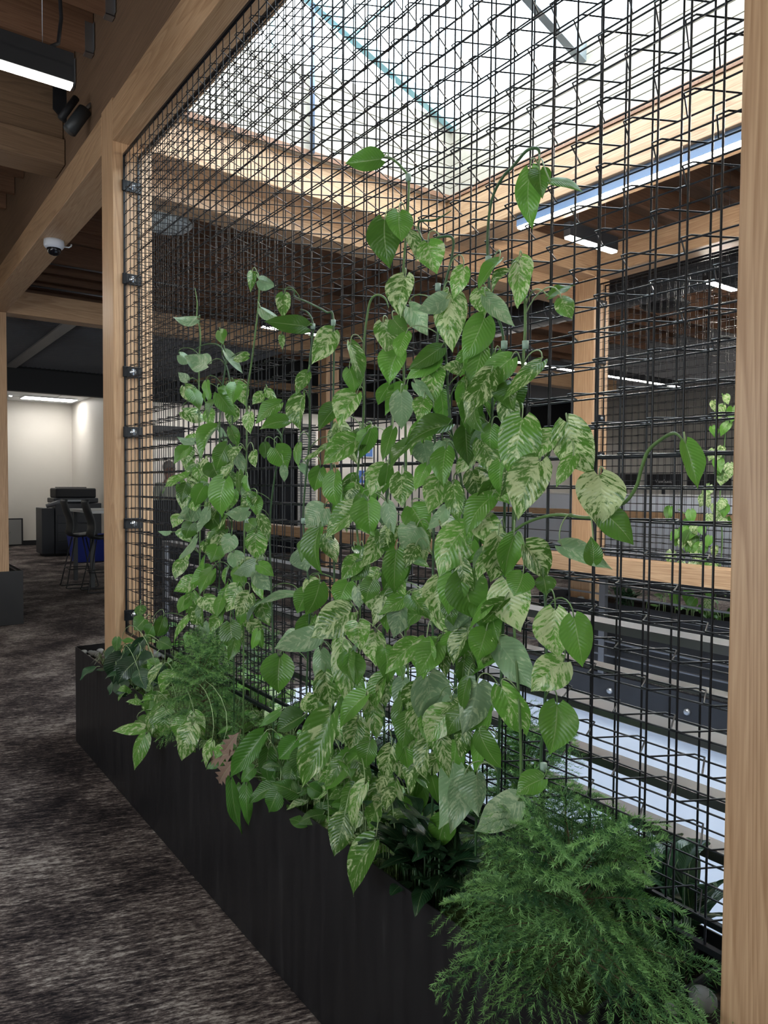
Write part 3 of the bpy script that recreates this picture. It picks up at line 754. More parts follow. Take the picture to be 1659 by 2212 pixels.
# ================================================================== FURNITURE IN THE BACKGROUND
# copier
cp = thing('copier', 'dark multifunction copier against the beige wall at left', 'copier', (4.35, 17.9, 0))
cx0 = atY(120, 1100, 17.2).x; cx1 = cx0 + .98; cy = 17.2
MB().box(cx0, cx1, cy, cy+.75, .06, 1.18).build('body', COPIER, cp, .01)
MB().box(cx0-.27, cx0-.01, cy+.05, cy+.70, .06, 1.08).build('finisher', COPIER, cp, .01)
for i in range(4): 
    dr = MB().box(cx0+.04, cx1-.30, cy-.012, cy-.0005, .14+i*.2, .32+i*.2).build('paper_drawer', COPIER, cp, .004)
    MB().box(cx0+.25, cx0+.45, cy-.02, cy-.0125, .27+i*.2, .295+i*.2).build('handle', BLACK, dr)
MB().box(cx0-.2, cx1-.05, cy+.1, cy+.65, 0.0, .0595).build('base', BLACK, cp)
MB().box(cx0-.03, cx1-.06, cy+.02, cy+.70, 1.19, 1.30).build('scanner', COPIER, cp, .02)
MB().box(cx0+.02, cx1-.10, cy+.05, cy+.66, 1.3005, 1.52).build('document_feeder', BLACK, cp, .03)
MB().box(cx0+.1, cx1-.3, cy+.10, cy+.5, 1.525, 1.545).build('paper_tray', PLASTIC, cp)
MB().box(cx0+.1, cx1-.35, cy+.0, cy+.015, 1.22, 1.26).build('paper_slot', plain('slot_grey', (.3, .33, .36), .5), cp)
pn = MB().tube([(cx0-.20, cy-.05, 1.12), (cx0+.12, cy-.14, 1.24)], .05, 4).build('control_panel', plain('panel_grey', (0.16, 0.17, 0.19), 0.4), cp)
wb = thing('whiteboard', 'dark framed grey board leaning at the foot of the beige wall', 'board', (3.0, 20.6, 0))
p0, p1 = atY(10, 1175, 20.5), atY(52, 1175, 20.5)
MB().box(p0.x, p1.x, 20.62, 20.66, 0.02, .72).build('frame', BLACK, wb)
MB().box(p0.x+.03, p1.x-.04, 20.6, 20.619, .05, .69).build('panel', plain('grey_board', (.25, .25, .25), .3), wb)
bn = MB()
b0 = atY(160, 1180, 15.6).x
v = [(b0+.05, 15.6, .01), (b0+.75, 15.6, .01), (b0+.75, 16.1, .01), (b0+.05, 16.1, .01), (b0-.02, 15.55, .55), (b0+.82, 15.55, .55), (b0+.82, 16.15, .55), (b0-.02, 16.15, .55)]
bn.add(v, [(0,3,2,1), (0,1,5,4), (1,2,6,5), (2,3,7,6), (3,0,4,7)])
bb = bn.build('recycling_bin', BLUE); so = bb.modifiers.new('s', 'SOLIDIFY'); so.thickness = .02
tag(bb, 'blue recycling bin behind the counter stools', 'bin')
# high table + stools
tb_ = thing('high_table', 'white topped high table cut off by the left post', 'table', (3.8, 12.2, 0))
MB().box(2.92, 3.85, 11.6, 12.9, 1.155, 1.20).build('tabletop', WHITE, tb_, .004)
for x, y in ((3.0, 12.8), (3.0, 11.75), (3.75, 12.8), (3.75, 11.75)):
    MB().box(x-.03, x+.03, y-.03, y+.03, 0, 1.155).build('leg', PLASTIC, tb_)
def stool(label, x, y):
    t = thing('bar_stool', label, 'stool', (x, y, 0))
    # shell: swept section, back on -X side
    prof = [(-.235, 1.375), (-.245, 1.33), (-.21, 1.20), (-.155, 1.05), (-.15, .95), (-.17, .87), (-.13, .80), (-.02, .775), (.12, .785), (.22, .80), (.245, .785)]
    mb = MB(); vs = []; n = 9
    for i, (px_, pz) in enumerate(prof):
        wv = .17 + .06*min(1, i/5)
        for j in range(n):
            a = -1 + 2*j/(n-1)
            cur = .04*a*a
            if i < 6: vs.append((x+px_+cur*1.3, y+a*wv, pz))
            else: vs.append((x+px_, y+a*wv, pz + cur))
    fs = [(i*n+j, i*n+j+1, (i+1)*n+j+1, (i+1)*n+j) for i in range(len(prof)-1) for j in range(n-1)]
    mb.add(vs, fs, 0, True)
    o = mb.build('seat_shell', PLASTIC, t); so = o.modifiers.new('s', 'SOLIDIFY'); so.thickness = .012
    for sg in (-1, 1):
        f = MB()
        f.tube([(x-.06, y+sg*.10, .775), (x-.20, y+sg*.2, .06), (x-.215, y+sg*.21, .02), (x-.19, y+sg*.215, .01), (x+.23, y+sg*.215, .01), (x+.255, y+sg*.21, .03), (x+.25, y+sg*.2, .06), (x+.10, y+sg*.10, .775)], .0095, 6)
        f.build('sled_leg', BLACK, t)
    f = MB(); f.tube([(x-.155, y-.17, .30), (x-.155, y+.17, .30)], .008, 6); f.tube([(x+.205, y-.17, .30), (x+.205, y+.17, .30)], .008, 6)
    f.tube([(x-.155, y-.17, .30), (x+.205, y-.17, .30)], .008, 6); f.tube([(x-.155, y+.17, .30), (x+.205, y+.17, .30)], .008, 6)
    f.build('footrest', BLACK, t)
    return t
stool('dark grey bar stool on black sled legs, the left one of two', 2.83, 11.95)
stool('dark grey bar stool on black sled legs, partly cut by the left post', 2.98, 11.3)

# partitions, desks, monitors at right
pt = thing('desk_partition', 'white desk partition with daylight blue in its colour running behind the far timber rail', 'partition', (11.9, 5, 0))
MB().box(11.85, 11.92, 1.0, 12.0, 0.02, 1.47).build('panel', PARTI, pt)
MB().box(11.84, 11.93, 1.0, 12.0, 1.4705, 1.50).build('cap', WHITE, pt)
ds = thing('desk', 'long desk with grey top behind the pale partition', 'desk', (12.4, 4.5, 0))
MB().box(12.0, 12.75, 2.2, 9.5, 1.28, 1.32).build('desktop', GREYW, ds)
for y in (2.4, 5.8, 9.3): MB().box(12.3, 12.4, y-.04, y+.04, 0, 1.28).build('leg', PLASTIC, ds)
for i, (px_, lb, wd) in enumerate(((1350, 'dark monitor on the far desk, the left one', .62), (1432, 'dark monitor on the far desk with a brand name, the middle one', .72), (1530, 'dark monitor on the far desk, the right one beside the hanging far vine', .82))):
    c = at(px_, 1040, 12.35)
    m_ = thing('monitor', lb, 'monitor', (12.35, c.y, 1.32))
    z0, z1 = at(px_, 1055, 12.35).z, at(px_, 1024, 12.35).z
    z1 = max(z1, z0 + .26)
    MB().box(12.35, 12.38, c.y-wd/2, c.y+wd/2, z0, z1).build('screen', BLACK, m_, .004)
    MB().box(12.36, 12.385, c.y-.03, c.y+.03, 1.33, z0).build('stand', BLACK, m_)
    MB().box(12.30, 12.46, c.y-.12, c.y+.12, 1.321, 1.335).build('foot', BLACK, m_)
    if i == 1:
        cu = bpy.data.curves.new('t', 'FONT'); cu.body = 'ViewSonic'; cu.size = .085; cu.extrude = .001
        to = bpy.data.objects.new('tmp_text', cu); COL.objects.link(to)
        bpy.context.view_layer.update()
        me = bpy.data.meshes.new_from_object(to.evaluated_get(bpy.context.evaluated_depsgraph_get()))
        bpy.data.objects.remove(to)
        lo = bpy.data.objects.new('brand_lettering', me); COL.objects.link(lo)
        me.materials.append(plain('silver_print', (.5, .5, .52), .4))
        lo.parent = m_; lo.location = (-.003, .16, (z0+z1)/2 - 1.32 - .03)
        lo.rotation_euler = (PI/2, 0, -PI/2)
# wall pictures on the office wall
def pict(label, px_, py_, wd, hg, cols):
    p = atY(px_, py_, 17.66)
    t = thing('wall_picture', label, 'picture', tuple(p))
    MB().box(p.x-wd/2, p.x+wd/2, 17.66, 17.69, p.z-hg/2, p.z+hg/2).build('frame', WHITE, t)
    MB().box(p.x-wd/2+.03, p.x+wd/2-.03, 17.652, 17.6595, p.z-hg/2+.03, p.z+hg/2-.03).build('print', plain('print', cols[0], .5), t)
    MB().box(p.x-wd/4, p.x+wd/4, 17.646, 17.6515, p.z-hg/4, p.z+.02).build('print_detail', plain('print_b', cols[1], .5), t)
pict('blue and beige picture on the cream wall, the upper one', 790, 968, .55, .55, ((.10, .22, .55), (.55, .45, .30)))
pict('blue picture on the cream wall, the lower one', 790, 1030, .55, .42, ((.08, .17, .50), (.5, .5, .5)))
# dark glazed screen
sc_ = thing('window_screen', 'dark glazed screen with plants in front, behind the left vines', 'screen', (7.3, 16.5, 0))
a = atY(478, 1000, 15.5).x; b = atY(640, 1000, 15.5).x
MB().box(a, b, 15.5, 15.56, 0.0, 3.0).build('glass', plain('dark_screen', (.012, .015, .022), .15), sc_)
mb = MB()
for i in range(5):
    xx = a + (b-a)*i/4; mb.box(xx-.02, xx+.02, 15.46, 15.499, 0, 3.0)
mb.build('mullions', BLACK, sc_)
bl = thing('window_blind', 'pale slatted blind right of the dark screen behind the vines', 'blind', (7.5, 15.5, 0))
b2 = atY(682, 1000, 15.5).x
mb = MB()
for i in range(44): mb.box(b+.02, b2, 15.5, 15.53, .5+i*.06, .545+i*.06)
mb.build('slats', WHITE, bl)
tvx0 = atY(330, 930, 17.6).x; tvx1 = atY(398, 930, 17.6).x
tv = thing('wall_screen', 'dark wide screen on the beige wall above the standing person', 'screen', (6, 17.6, 3))
MB().box(tvx0, tvx1, 17.58, 17.66, atY(360, 943, 17.6).z, atY(360, 920, 17.6).z).build('panel', BLACK, tv, .01)

# dark cabinet the person stands behind, blue bin
pc = atY(365, 1010, 12.6)
cab = thing('cabinet', 'low black cabinet in front of the standing person', 'cabinet', (pc.x, 12.3, 0))
MB().box(pc.x-.55, pc.x+.35, 11.85, 12.15, 0, 1.34).build('body', BLACK, cab, .01)
MB().box(pc.x-.56, pc.x+.36, 11.84, 12.16, 1.3405, 1.355).build('top', PLASTIC, cab)
# ------------------------------------------------------------------ person
SKIN = plain('skin', (0.48, 0.27, 0.20), 0.55)
SHIRT = plain('pale_grey_green_shirt', (0.50, 0.52, 0.44), 0.8)
TROUS = plain('dark_trousers', (0.03, 0.03, 0.04), 0.8)
def skinned(name, mat, pts, edges, radii, parent, lev=2):
    me = bpy.data.meshes.new(name); off = parent_loc(parent)
    me.from_pydata([tuple(Vector(p) - off) for p in pts], edges, []); me.materials.append(mat)
    o = bpy.data.objects.new(name, me); COL.objects.link(o); o.parent = parent
    sk_ = o.modifiers.new('skin', 'SKIN'); sk_.use_smooth_shade = True
    if not me.skin_vertices: me.attributes  # layer is made by the modifier
    o.modifiers.new('sub', 'SUBSURF').levels = lev
    o.modifiers['sub'].render_levels = lev
    bpy.context.view_layer.update()
    if me.skin_vertices:
        for i, rr in enumerate(radii):
            r_ = rr if isinstance(rr, tuple) else (rr, rr)
            me.skin_vertices[0].data[i].radius = r_
        me.skin_vertices[0].data[0].use_root = True
    return o
K = 1.13
px0, py0 = pc.x, 12.6
def P(x, y, z): return (px0 + x*K, py0 + y*K, z*K)
pr = thing('person', 'person with short grey hair, glasses and a pale shirt, arms folded', 'person', (px0, py0, 0))
pts = [P(0,0,.95), P(0,0,1.15), P(0,0.01,1.36), P(0,0,1.47), P(0,-.015,1.56), P(0,-.02,1.66), P(0,-.01,1.735),
       P(-.17,0,1.40), P(-.24,-.02,1.15), P(-.10,-.20,1.12), P(.06,-.24,1.15),
       P(.17,0,1.40), P(.24,-.02,1.15), P(.10,-.22,1.17), P(-.06,-.25,1.20),
       P(-.10,0,.88), P(-.11,0,.48), P(-.12,.01,.07), P(-.12,-.14,.03), P(.10,0,.88), P(.11,0,.48), P(.12,.01,.07), P(.12,-.14,.03)]
ed = [(0,1),(1,2),(2,3),(3,4),(4,5),(5,6),(2,7),(7,8),(8,9),(9,10),(2,11),(11,12),(12,13),(13,14),(0,15),(15,16),(16,17),(17,18),(0,19),(19,20),(20,21),(21,22)]
ra = [(.15,.11),(.13,.10),(.16,.11),.058,.075,.092,.06,.06,.045,.036,.03,.06,.045,.036,.03,.085,.058,.04,.035,.085,.058,.04,.035]
def sc(l): return [tuple(a*K for a in r) if isinstance(r, tuple) else r*K for r in l]
skinned('body', SKIN, pts, ed, sc(ra), pr)
ps = [pts[0], pts[1], pts[2], P(0,0,1.45), pts[7], pts[8], pts[9], P(.0,-.22,1.135), pts[11], pts[12], pts[13], P(0,-.235,1.185)]
es = [(0,1),(1,2),(2,3),(2,4),(4,5),(5,6),(6,7),(2,8),(8,9),(9,10),(10,11)]
skinned('shirt', SHIRT, ps, es, sc([(.165,.125),(.155,.12),(.18,.13),.07,.075,.06,.05,.045,.075,.06,.05,.045]), pr)
skinned('trousers', TROUS, [pts[0], pts[15], pts[16], P(-.12,.01,.09), pts[19], pts[20], P(.12,.01,.09)], [(0,1),(1,2),(2,3),(0,4),(4,5),(5,6)], sc([(.165,.125),.10,.07,.055,.10,.07,.055]), pr)
hc = Vector(P(0, -.01, 1.685))
mb = MB(); mb.ell((hc.x, hc.y+.025, hc.z+.02), (.092*K, .10*K, .10*K), 16, 10)
mb.build('hair', plain('grey_hair', (.32, .28, .25), .9), pr)
mb = MB()
for sg in (-1, 1):
    mb.lathe([(.022*K, -.003), (.027*K, 0), (.022*K, .003)], (hc.x+sg*.036*K, hc.y-.105*K, hc.z-.01), 14, axis='Y')
mb.tube([(hc.x-.012, hc.y-.12, hc.z-.01), (hc.x+.012, hc.y-.12, hc.z-.01)], .003, 5)
mb.build('glasses', BLACK, pr)
mb = MB(); mb.ell((hc.x, hc.y-.105*K, hc.z-.035), (.014, .02, .024)); mb.build('nose', SKIN, pr)
mb = MB(); mb.ell((hc.x, hc.y-.088*K, hc.z-.085), (.05, .02, .035)); mb.build('beard', plain('grey_beard', (.36, .28, .25), .9), pr)
# ================================================================== PLANTS
HT = [(0, .22), (.03, .50), (.08, .74), (.16, .91), (.26, 1.0), (.38, .99), (.50, .90), (.62, .74), (.74, .53), (.85, .29), (.93, .12), (1.0, .012)]
VS = [-1, -.66, -.33, 0, .33, .66, 1]
def leaf(mb, B, T, Wd, nrm, vari, seed, r, fold=None, lobe=.13, narrow=False, bulge=None):
    B = Vector(B); T = Vector(T); d = T - B; L = d.length
    if L < 1e-4: return
    d.normalize(); n = Vector(nrm); n = n - d*n.dot(d)
    if n.length < 1e-4: n = d.orthogonal()
    n.normalize(); s = d.cross(n)
    fold = r.choice([r.uniform(-.1, .4), r.uniform(.2, .8)]) if fold is None else fold
    bulge = r.uniform(.03, .13) if bulge is None else bulge
    ph = r.uniform(0, 6.28); wv = r.uniform(.0, .05); side = r.uniform(-.10, .10); tipc = r.uniform(-.05, .12)
    asym = r.uniform(-.08, .08); sd = seed
    vs = []; uv = []
    tab = HT if not narrow else [(t, math.sin(PI*min(1, t*.93+.05))**.8) for t, h in HT]
    for (t, h) in tab:
        for v in VS:
            hw = Wd/2*h*(1 + asym*(1 if v > 0 else -1))
            y = t*L - lobe*L*(abs(v)**1.5)*(1-t)**7 * (0 if narrow else 1)
            c = B + d*y + s*(v*hw + side*L*math.sin(PI*t)*.6)
            z = bulge*L*4*t*(1-t) - tipc*L*t*t + fold*abs(v)*hw + wv*L*abs(v)**2*math.sin(t*10+ph+(1.3 if v > 0 else 0)) - (abs(v)**2)*hw*.18
            vs.append(c + n*z); uv.append((t, (v+1)/2, vari, sd))
    k = len(VS); fs = []
    for i in range(len(tab)-1):
        for j in range(k-1): fs.append((i*k+j, i*k+j+1, (i+1)*k+j+1, (i+1)*k+j))
    mb.add(vs, fs, 0, True, uv)
def bez(a, b, c, d, n=8):
    a, b, c, d = map(Vector, (a, b, c, d)); o = []
    for i in range(n+1):
        t = i/n; o.append(a*(1-t)**3 + b*3*t*(1-t)**2 + c*3*t*t*(1-t) + d*t**3)
    return o
VAR = {0: -.05, 1: 0.36, 2: 0.30, 3: -.2, 4: 0.50}
def smooth_path(P, n=5):
    o = []
    for i in range(len(P)-1):
        p0 = P[max(0, i-1)]; p1 = P[i]; p2 = P[i+1]; p3 = P[min(len(P)-1, i+2)]
        for k in range(n):
            t = k/n
            o.append(.5*((2*p1) + (p2-p0)*t + (2*p0-5*p1+4*p2-p3)*t*t + (3*p1-p0-3*p2+p3)*t**3))
    o.append(P[-1]); return o
# stems: (label, [(px,py)..], X)
STEMS = {
 'a': ('leftmost marble pothos vine, ending in a thin pointed shoot', [(430,1400),(432,1100),(430,900),(430,780),(433,740),(431,705),(425,690),(426,655),(421,622)]),
 'b': ('pothos vine arching over to the left, second from the left post', [(470,1400),(476,1150),(474,950),(478,860),(487,790),(484,760),(468,744),(440,745),(415,760)]),
 'c': ('short pothos vine in the thick of the left cluster', [(505,1400),(500,1200),(503,1000),(500,860),(492,800),(480,768)]),
 'd': ('pothos vine with two small curled leaves at its top, right of the left cluster', [(526,1400),(528,1150),(533,950),(533,860),(545,770),(556,680),(560,620),(556,590),(545,587)]),
 'e': ('low pothos vine with a broad green leaf beside the dark screen', [(590,1420),(583,1150),(592,1040),(604,980),(607,940),(575,900),(575,860)]),
 'f': ('pothos vine ending in a hooked shoot right of the left cluster', [(662,1500),(668,1300),(655,1120),(668,950),(668,800),(674,740),(676,700),(665,675),(648,668)]),
 'g': ('pothos vine tied with green tape, its shoot reaching to the left', [(720,1500),(722,1250),(716,1000),(720,850),(720,690),(705,674),(665,653),(637,641),(634,627),(600,624)]),
 'h': ('pothos vine bending over like a hook left of the tall middle vine', [(772,1520),(778,1250),(768,1080),(785,900),(785,760),(792,690),(800,650),(815,637),(832,645),(840,665)]),
 'i': ('pothos vine hidden among leaves left of the tall middle vine', [(830,1540),(828,1300),(838,1050),(848,900),(852,800),(850,735)]),
 'j': ('tall pothos vine in the middle, arching left with one hanging top leaf', [(885,1540),(870,1250),(877,1000),(872,800),(870,620),(876,520),(882,440),(882,385),(868,362),(848,344),(828,340),(822,345)]),
 'k': ('pothos vine with a curled pale shoot right of the tall middle vine', [(935,1600),(935,1250),(940,1000),(937,850),(948,700),(960,620),(975,560),(978,515),(950,512),(915,520),(905,480),(940,475),(975,455)]),
 'l': ('pothos vine in front of the black steel column', [(985,1600),(985,1300),(1000,1080),(975,930),(966,820),(962,740),(958,680)]),
 'm': ('tallest pothos vine, arching over with a bunch of three top leaves', [(1030,1620),(1030,1300),(1045,1100),(1060,950),(1064,800),(1058,640),(1053,540),(1056,470),(1066,420),(1088,380),(1108,360),(1135,328),(1155,320),(1165,328),(1163,360)]),
 'n': ('pothos vine with a white tape clip right of the tallest vine', [(1078,1600),(1088,1300),(1090,1000),(1088,800),(1086,720),(1068,670),(1062,650)]),
 'o': ('pothos vine with marbled leaves nearest the far fir post', [(1125,1620),(1108,1300),(1110,1080),(1122,880),(1134,720),(1133,620),(1130,568),(1118,558),(1104,568)]),
 'p': ('pothos side shoot carrying the large cream leaf at right', [(1108,1160),(1118,1095),(1150,1035),(1182,985),(1200,950),(1222,925),(1232,925)]),
 'q': ('long pothos shoot arching far right with a single leaf at its end', [(1100,1155),(1140,1128),(1200,1112),(1275,1118),(1310,1100),(1350,1085),(1375,1050),(1385,1015),(1400,975),(1430,948),(1458,936),(1478,955)]),
 'r': ('hanging pothos vine at the right edge of the foliage above the conifer', [(1172,1860),(1168,1650),(1175,1560),(1180,1450),(1178,1300),(1165,1220),(1130,1180)]),
}
LV = """
a 425 688 373 684 30 2
d 545 590 541 632 20 1
d 560 605 596 618 30 2
d 563 665 600 688 26 2
g 614 637 612 690 32 1
f 662 706 570 690 44 0
f 608 725 610 755 12 1
g 718 717 672 786 50 1
c 475 715 482 745 26 0
a 388 766 418 782 30 2
b 448 788 400 772 46 2
b 487 760 524 808 26 2
b 536 770 503 778 24 1
a 405 822 386 805 20 2
a 400 835 428 878 34 1
b 446 825 452 872 22 3
c 505 828 532 878 40 1
b 472 850 510 900 36 3
b 465 868 448 905 30 0
a 396 888 450 910 38 1
d 540 893 541 938 38 1
e 567 850 545 874 26 1
e 578 842 600 872 20 1
e 605 872 552 915 38 0
e 622 910 560 926 46 0
f 655 855 652 932 54 1
f 664 806 640 852 28 1
b 470 925 432 992 56 0
a 420 955 382 945 26 2
a 398 965 402 1006 38 1
b 490 962 465 1018 40 3
b 458 1000 475 1038 46 3
a 425 1003 429 1042 40 1
a 406 1030 348 1063 36 1
c 487 1036 473 1118 66 0
d 510 980 525 1026 24 2
d 548 976 552 1010 26 1
e 572 958 572 992 26 0
e 594 968 622 1012 52 0
e 612 1008 614 1042 18 2
f 645 960 642 1008 28 0
f 648 1005 662 1030 20 2
a 402 1056 392 1102 36 1
b 432 1045 449 1086 34 2
d 553 1073 515 1095 32 1
d 533 1050 522 1075 20 2
a 422 1091 384 1122 42 2
b 450 1103 425 1150 46 2
c 455 1108 486 1150 46 3
d 536 1102 486 1110 32 2
a 390 1115 372 1140 28 1
a 368 1152 342 1150 16 2
a 424 1163 384 1208 48 2
c 500 1158 486 1198 38 2
e 562 1115 580 1170 26 1
e 553 1153 558 1214 48 1
a 396 1210 378 1252 40 1
b 456 1230 410 1262 44 0
d 552 1215 502 1240 34 2
e 558 1220 592 1246 28 0
e 553 1237 584 1276 36 2
c 458 1232 431 1283 46 0
a 420 1252 375 1278 34 1
d 512 1268 490 1322 46 1
d 538 1283 510 1332 40 1
e 642 1284 548 1309 16 2
c 498 1346 510 1408 50 0
b 440 1345 430 1398 38 2
c 476 1332 453 1366 28 1
d 538 1343 562 1368 32 1
a 407 1333 372 1388 38 1
c 470 1180 455 1215 40 0
b 445 1170 470 1205 38 1
c 505 1195 525 1235 36 2
b 440 1290 465 1330 40 1
a 400 1290 385 1325 36 0
c 480 1290 470 1335 40 0
d 520 1320 540 1360 34 1
a 352 1335 338 1375 26 3
b 415 1130 400 1165 36 0
j 822 344 745 352 46 0
j 831 476 842 580 72 0
j 862 460 868 523 58 0
k 884 503 901 563 32 1
k 925 526 944 592 58 1
j 876 600 862 684 60 1
k 1001 580 978 645 40 1
m 1145 372 1150 496 48 0
m 1166 370 1172 428 46 0
m 1190 392 1262 408 30 3
m 1078 563 1035 630 44 0
o 1122 563 1122 667 78 1
o 1098 588 1060 628 34 1
n 1036 627 1046 682 46 1
n 1050 641 1110 706 42 2
n 1046 688 1000 782 64 0
k 975 636 978 762 68 1
k 962 645 903 672 50 2
k 885 664 927 724 50 2
j 850 690 882 722 42 0
i 828 698 846 772 54 1
h 758 745 782 838 38 1
h 755 798 765 850 42 0
h 770 853 730 922 62 1
g 726 880 688 932 38 0
h 733 918 772 1003 40 4
h 767 952 698 1005 54 1
f 712 960 652 1000 18 1
i 862 758 838 830 58 0
j 866 850 868 930 50 2
l 952 752 882 802 44 0
l 946 775 876 820 42 0
k 940 793 935 874 50 1
j 898 828 940 882 28 2
k 915 862 903 908 42 1
l 994 798 954 793 28 1
m 1042 755 1005 852 48 0
m 1062 803 1000 910 66 1
l 1010 845 1022 885 36 1
o 1168 783 1086 866 38 1
i 848 928 828 1000 28 0
l 968 918 874 962 56 0
j 890 953 838 1010 62 0
l 915 958 927 1010 50 2
l 956 953 970 997 44 2
m 1006 928 1012 1007 52 0
n 1062 922 1058 987 48 0
o 1092 860 1112 942 50 1
o 1128 905 1100 1036 96 1
n 1040 952 1082 1038 52 1
p 1196 935 1163 992 54 1
p 1166 998 1117 1122 84 4
m 1020 1018 1032 1078 72 1
i 832 1008 800 1072 52 1
i 838 1008 828 1070 32 3
j 868 1026 869 1097 54 1
k 922 1006 898 1062 48 0
k 950 1033 925 1110 56 1
l 980 1048 992 1132 48 1
g 725 1023 731 1102 54 0
h 758 1038 750 1094 44 1
f 692 1012 678 1062 38 0
h 776 1098 698 1160 62 1
g 700 1098 660 1140 60 2
i 795 1083 800 1158 64 0
j 838 1088 850 1154 36 2
k 890 1096 922 1152 62 0
l 964 1098 926 1147 42 2
k 900 1138 866 1184 72 2
l 1006 1138 950 1248 88 1
n 1076 1158 1060 1258 78 1
o 1110 1158 1092 1248 54 0
o 1134 1178 1184 1252 74 1
j 822 1150 846 1197 42 0
j 856 1190 852 1283 54 0
k 898 1180 875 1227 36 1
k 890 1208 928 1227 24 0
h 776 1206 737 1254 42 1
i 790 1216 758 1257 42 0
g 690 1142 696 1242 70 0
h 752 1258 735 1314 52 0
h 770 1268 778 1315 36 2
i 806 1253 792 1300 42 0
g 757 1322 670 1378 76 1
j 828 1293 806 1354 38 4
j 812 1368 808 1443 54 4
k 872 1300 850 1378 58 2
k 852 1278 836 1368 62 0
l 950 1252 946 1348 62 4
n 1000 1240 1030 1340 88 0
m 975 1328 1027 1366 52 2
o 1130 1240 1110 1288 62 0
o 1098 1256 1120 1366 100 4
r 1174 1248 1180 1287 42 0
r 1200 1318 1206 1424 78 4
r 1240 1335 1260 1442 70 0
r 1217 1430 1147 1494 74 1
r 1203 1523 1187 1630 80 0
r 1173 1683 1114 1718 54 0
o 1080 1393 1155 1492 76 2
o 1084 1485 1137 1598 66 1
p 1226 912 1280 1032 84 4
p 1238 985 1200 1052 40 1
q 1294 1028 1292 1139 96 4
q 1302 1106 1369 1177 60 0
q 1282 1215 1276 1158 38 0
q 1214 1180 1322 1229 38 2
q 1481 958 1508 1057 48 0
o 1186 640 1242 618 34 0
o 1213 645 1236 692 40 1
m 925 1462 948 1595 86 2
n 1030 1478 1000 1584 80 2
m 975 1512 993 1622 44 2
l 950 1588 971 1684 44 1
k 925 1602 922 1692 46 1
l 932 1675 948 1737 24 0
m 978 1650 948 1792 92 2
n 1003 1678 974 1800 48 2
n 1041 1580 1025 1670 32 0
n 1030 1676 1032 1764 60 2
o 1118 1730 1024 1798 86 2
j 855 1690 852 1800 60 1
j 855 1643 893 1692 40 1
i 846 1613 835 1692 44 1
h 760 1656 757 1742 46 1
h 787 1696 755 1792 44 1
h 778 1626 696 1706 54 0
g 714 1545 655 1702 66 1
i 800 1513 813 1597 44 1
h 790 1503 730 1572 54 0
h 745 1762 722 1850 56 1
i 810 1818 753 1938 78 1
h 740 1396 746 1524 54 4
g 692 1406 685 1484 40 2
g 702 1453 716 1532 54 1
k 898 1388 832 1456 48 1
k 922 1383 914 1468 56 1
l 956 1378 966 1464 34 1
m 992 1368 985 1428 60 0
n 1050 1363 1030 1428 64 0
m 1003 1423 1000 1488 38 0
g 640 1370 594 1400 44 2
f 688 1372 592 1402 52 2
f 605 1420 602 1498 68 0
g 668 1275 642 1325 44 0
f 690 1262 660 1330 50 0
f 650 1190 665 1235 54 2
l 905 1480 880 1545 50 1
k 870 1470 862 1545 46 2
i 830 1460 815 1540 50 1
j 880 1545 868 1620 50 0
k 905 1560 895 1640 48 1
l 900 1640 885 1720 48 1
m 1010 1470 995 1540 40 0
"""
NODES = {}
STEMPTS = {}
XS = 1.232
for kx, (lb, pp) in STEMS.items():
    P_ = [at(a, b, XS if kx not in 'pq' else XS - .02) for a, b in pp]
    if kx == 'q': 
        for i, p in enumerate(P_): P_[i] = at(pp[i][0], pp[i][1], XS - .03 - .006*i)
    if kx not in 'pq' :
        P_ = [Vector((XS, P_[0].y, .50))] + P_ if P_[0].z > .55 else P_
    STEMPTS[kx] = smooth_path(P_, 6)
leaves = {k: [] for k in STEMS}
for ln in LV.strip().split('\n'):
    q = ln.split(); leaves[q[0]].append([float(v) for v in q[1:6]] + [int(q[6]) if len(q) > 6 else 0])
    if len(q) == 6: leaves[q[0]][-1] = [float(v) for v in q[1:5]] + [float(q[5]), 0]
# extra leaves deeper in the clusters
ex = random.Random(21)
def near_stem(y, z):
    best = None
    for kx, pts in STEMPTS.items():
        if kx in 'pqr': continue
        for p in pts:
            d_ = abs(p.y - y) + .6*abs(p.z - z)
            if best is None or d_ < best[0]: best = (d_, kx)
    return best[1]
extra = {k: [] for k in STEMS}
for (xa, xb, ya, yb, n) in ((385, 565, 1010, 1400, 55), (400, 540, 830, 1010, 14), (660, 1110, 1050, 1400, 62), (670, 1080, 1400, 1760, 70), (840, 1110, 720, 1050, 26), (690, 830, 900, 1050, 8)):
    for _ in range(n):
        x, y = ex.uniform(xa, xb), ex.uniform(ya, yb)
        b = at(x, y, ex.uniform(1.17, 1.25)); extra[near_stem(b.y, b.z)].append(b)
CLIPS = {'a': [], 'g': [(720, 697)], 'f': [(676, 705), (655, 1125)], 'j': [(882, 384)], 'm': [(1055, 562)], 'n': [(1089, 745)], 'o': [(1135, 745)], 'r': [(1174, 1657)], 'k': [(946, 620)], 'd': [(533, 1125)], 'l': [(1088, 1047)]}
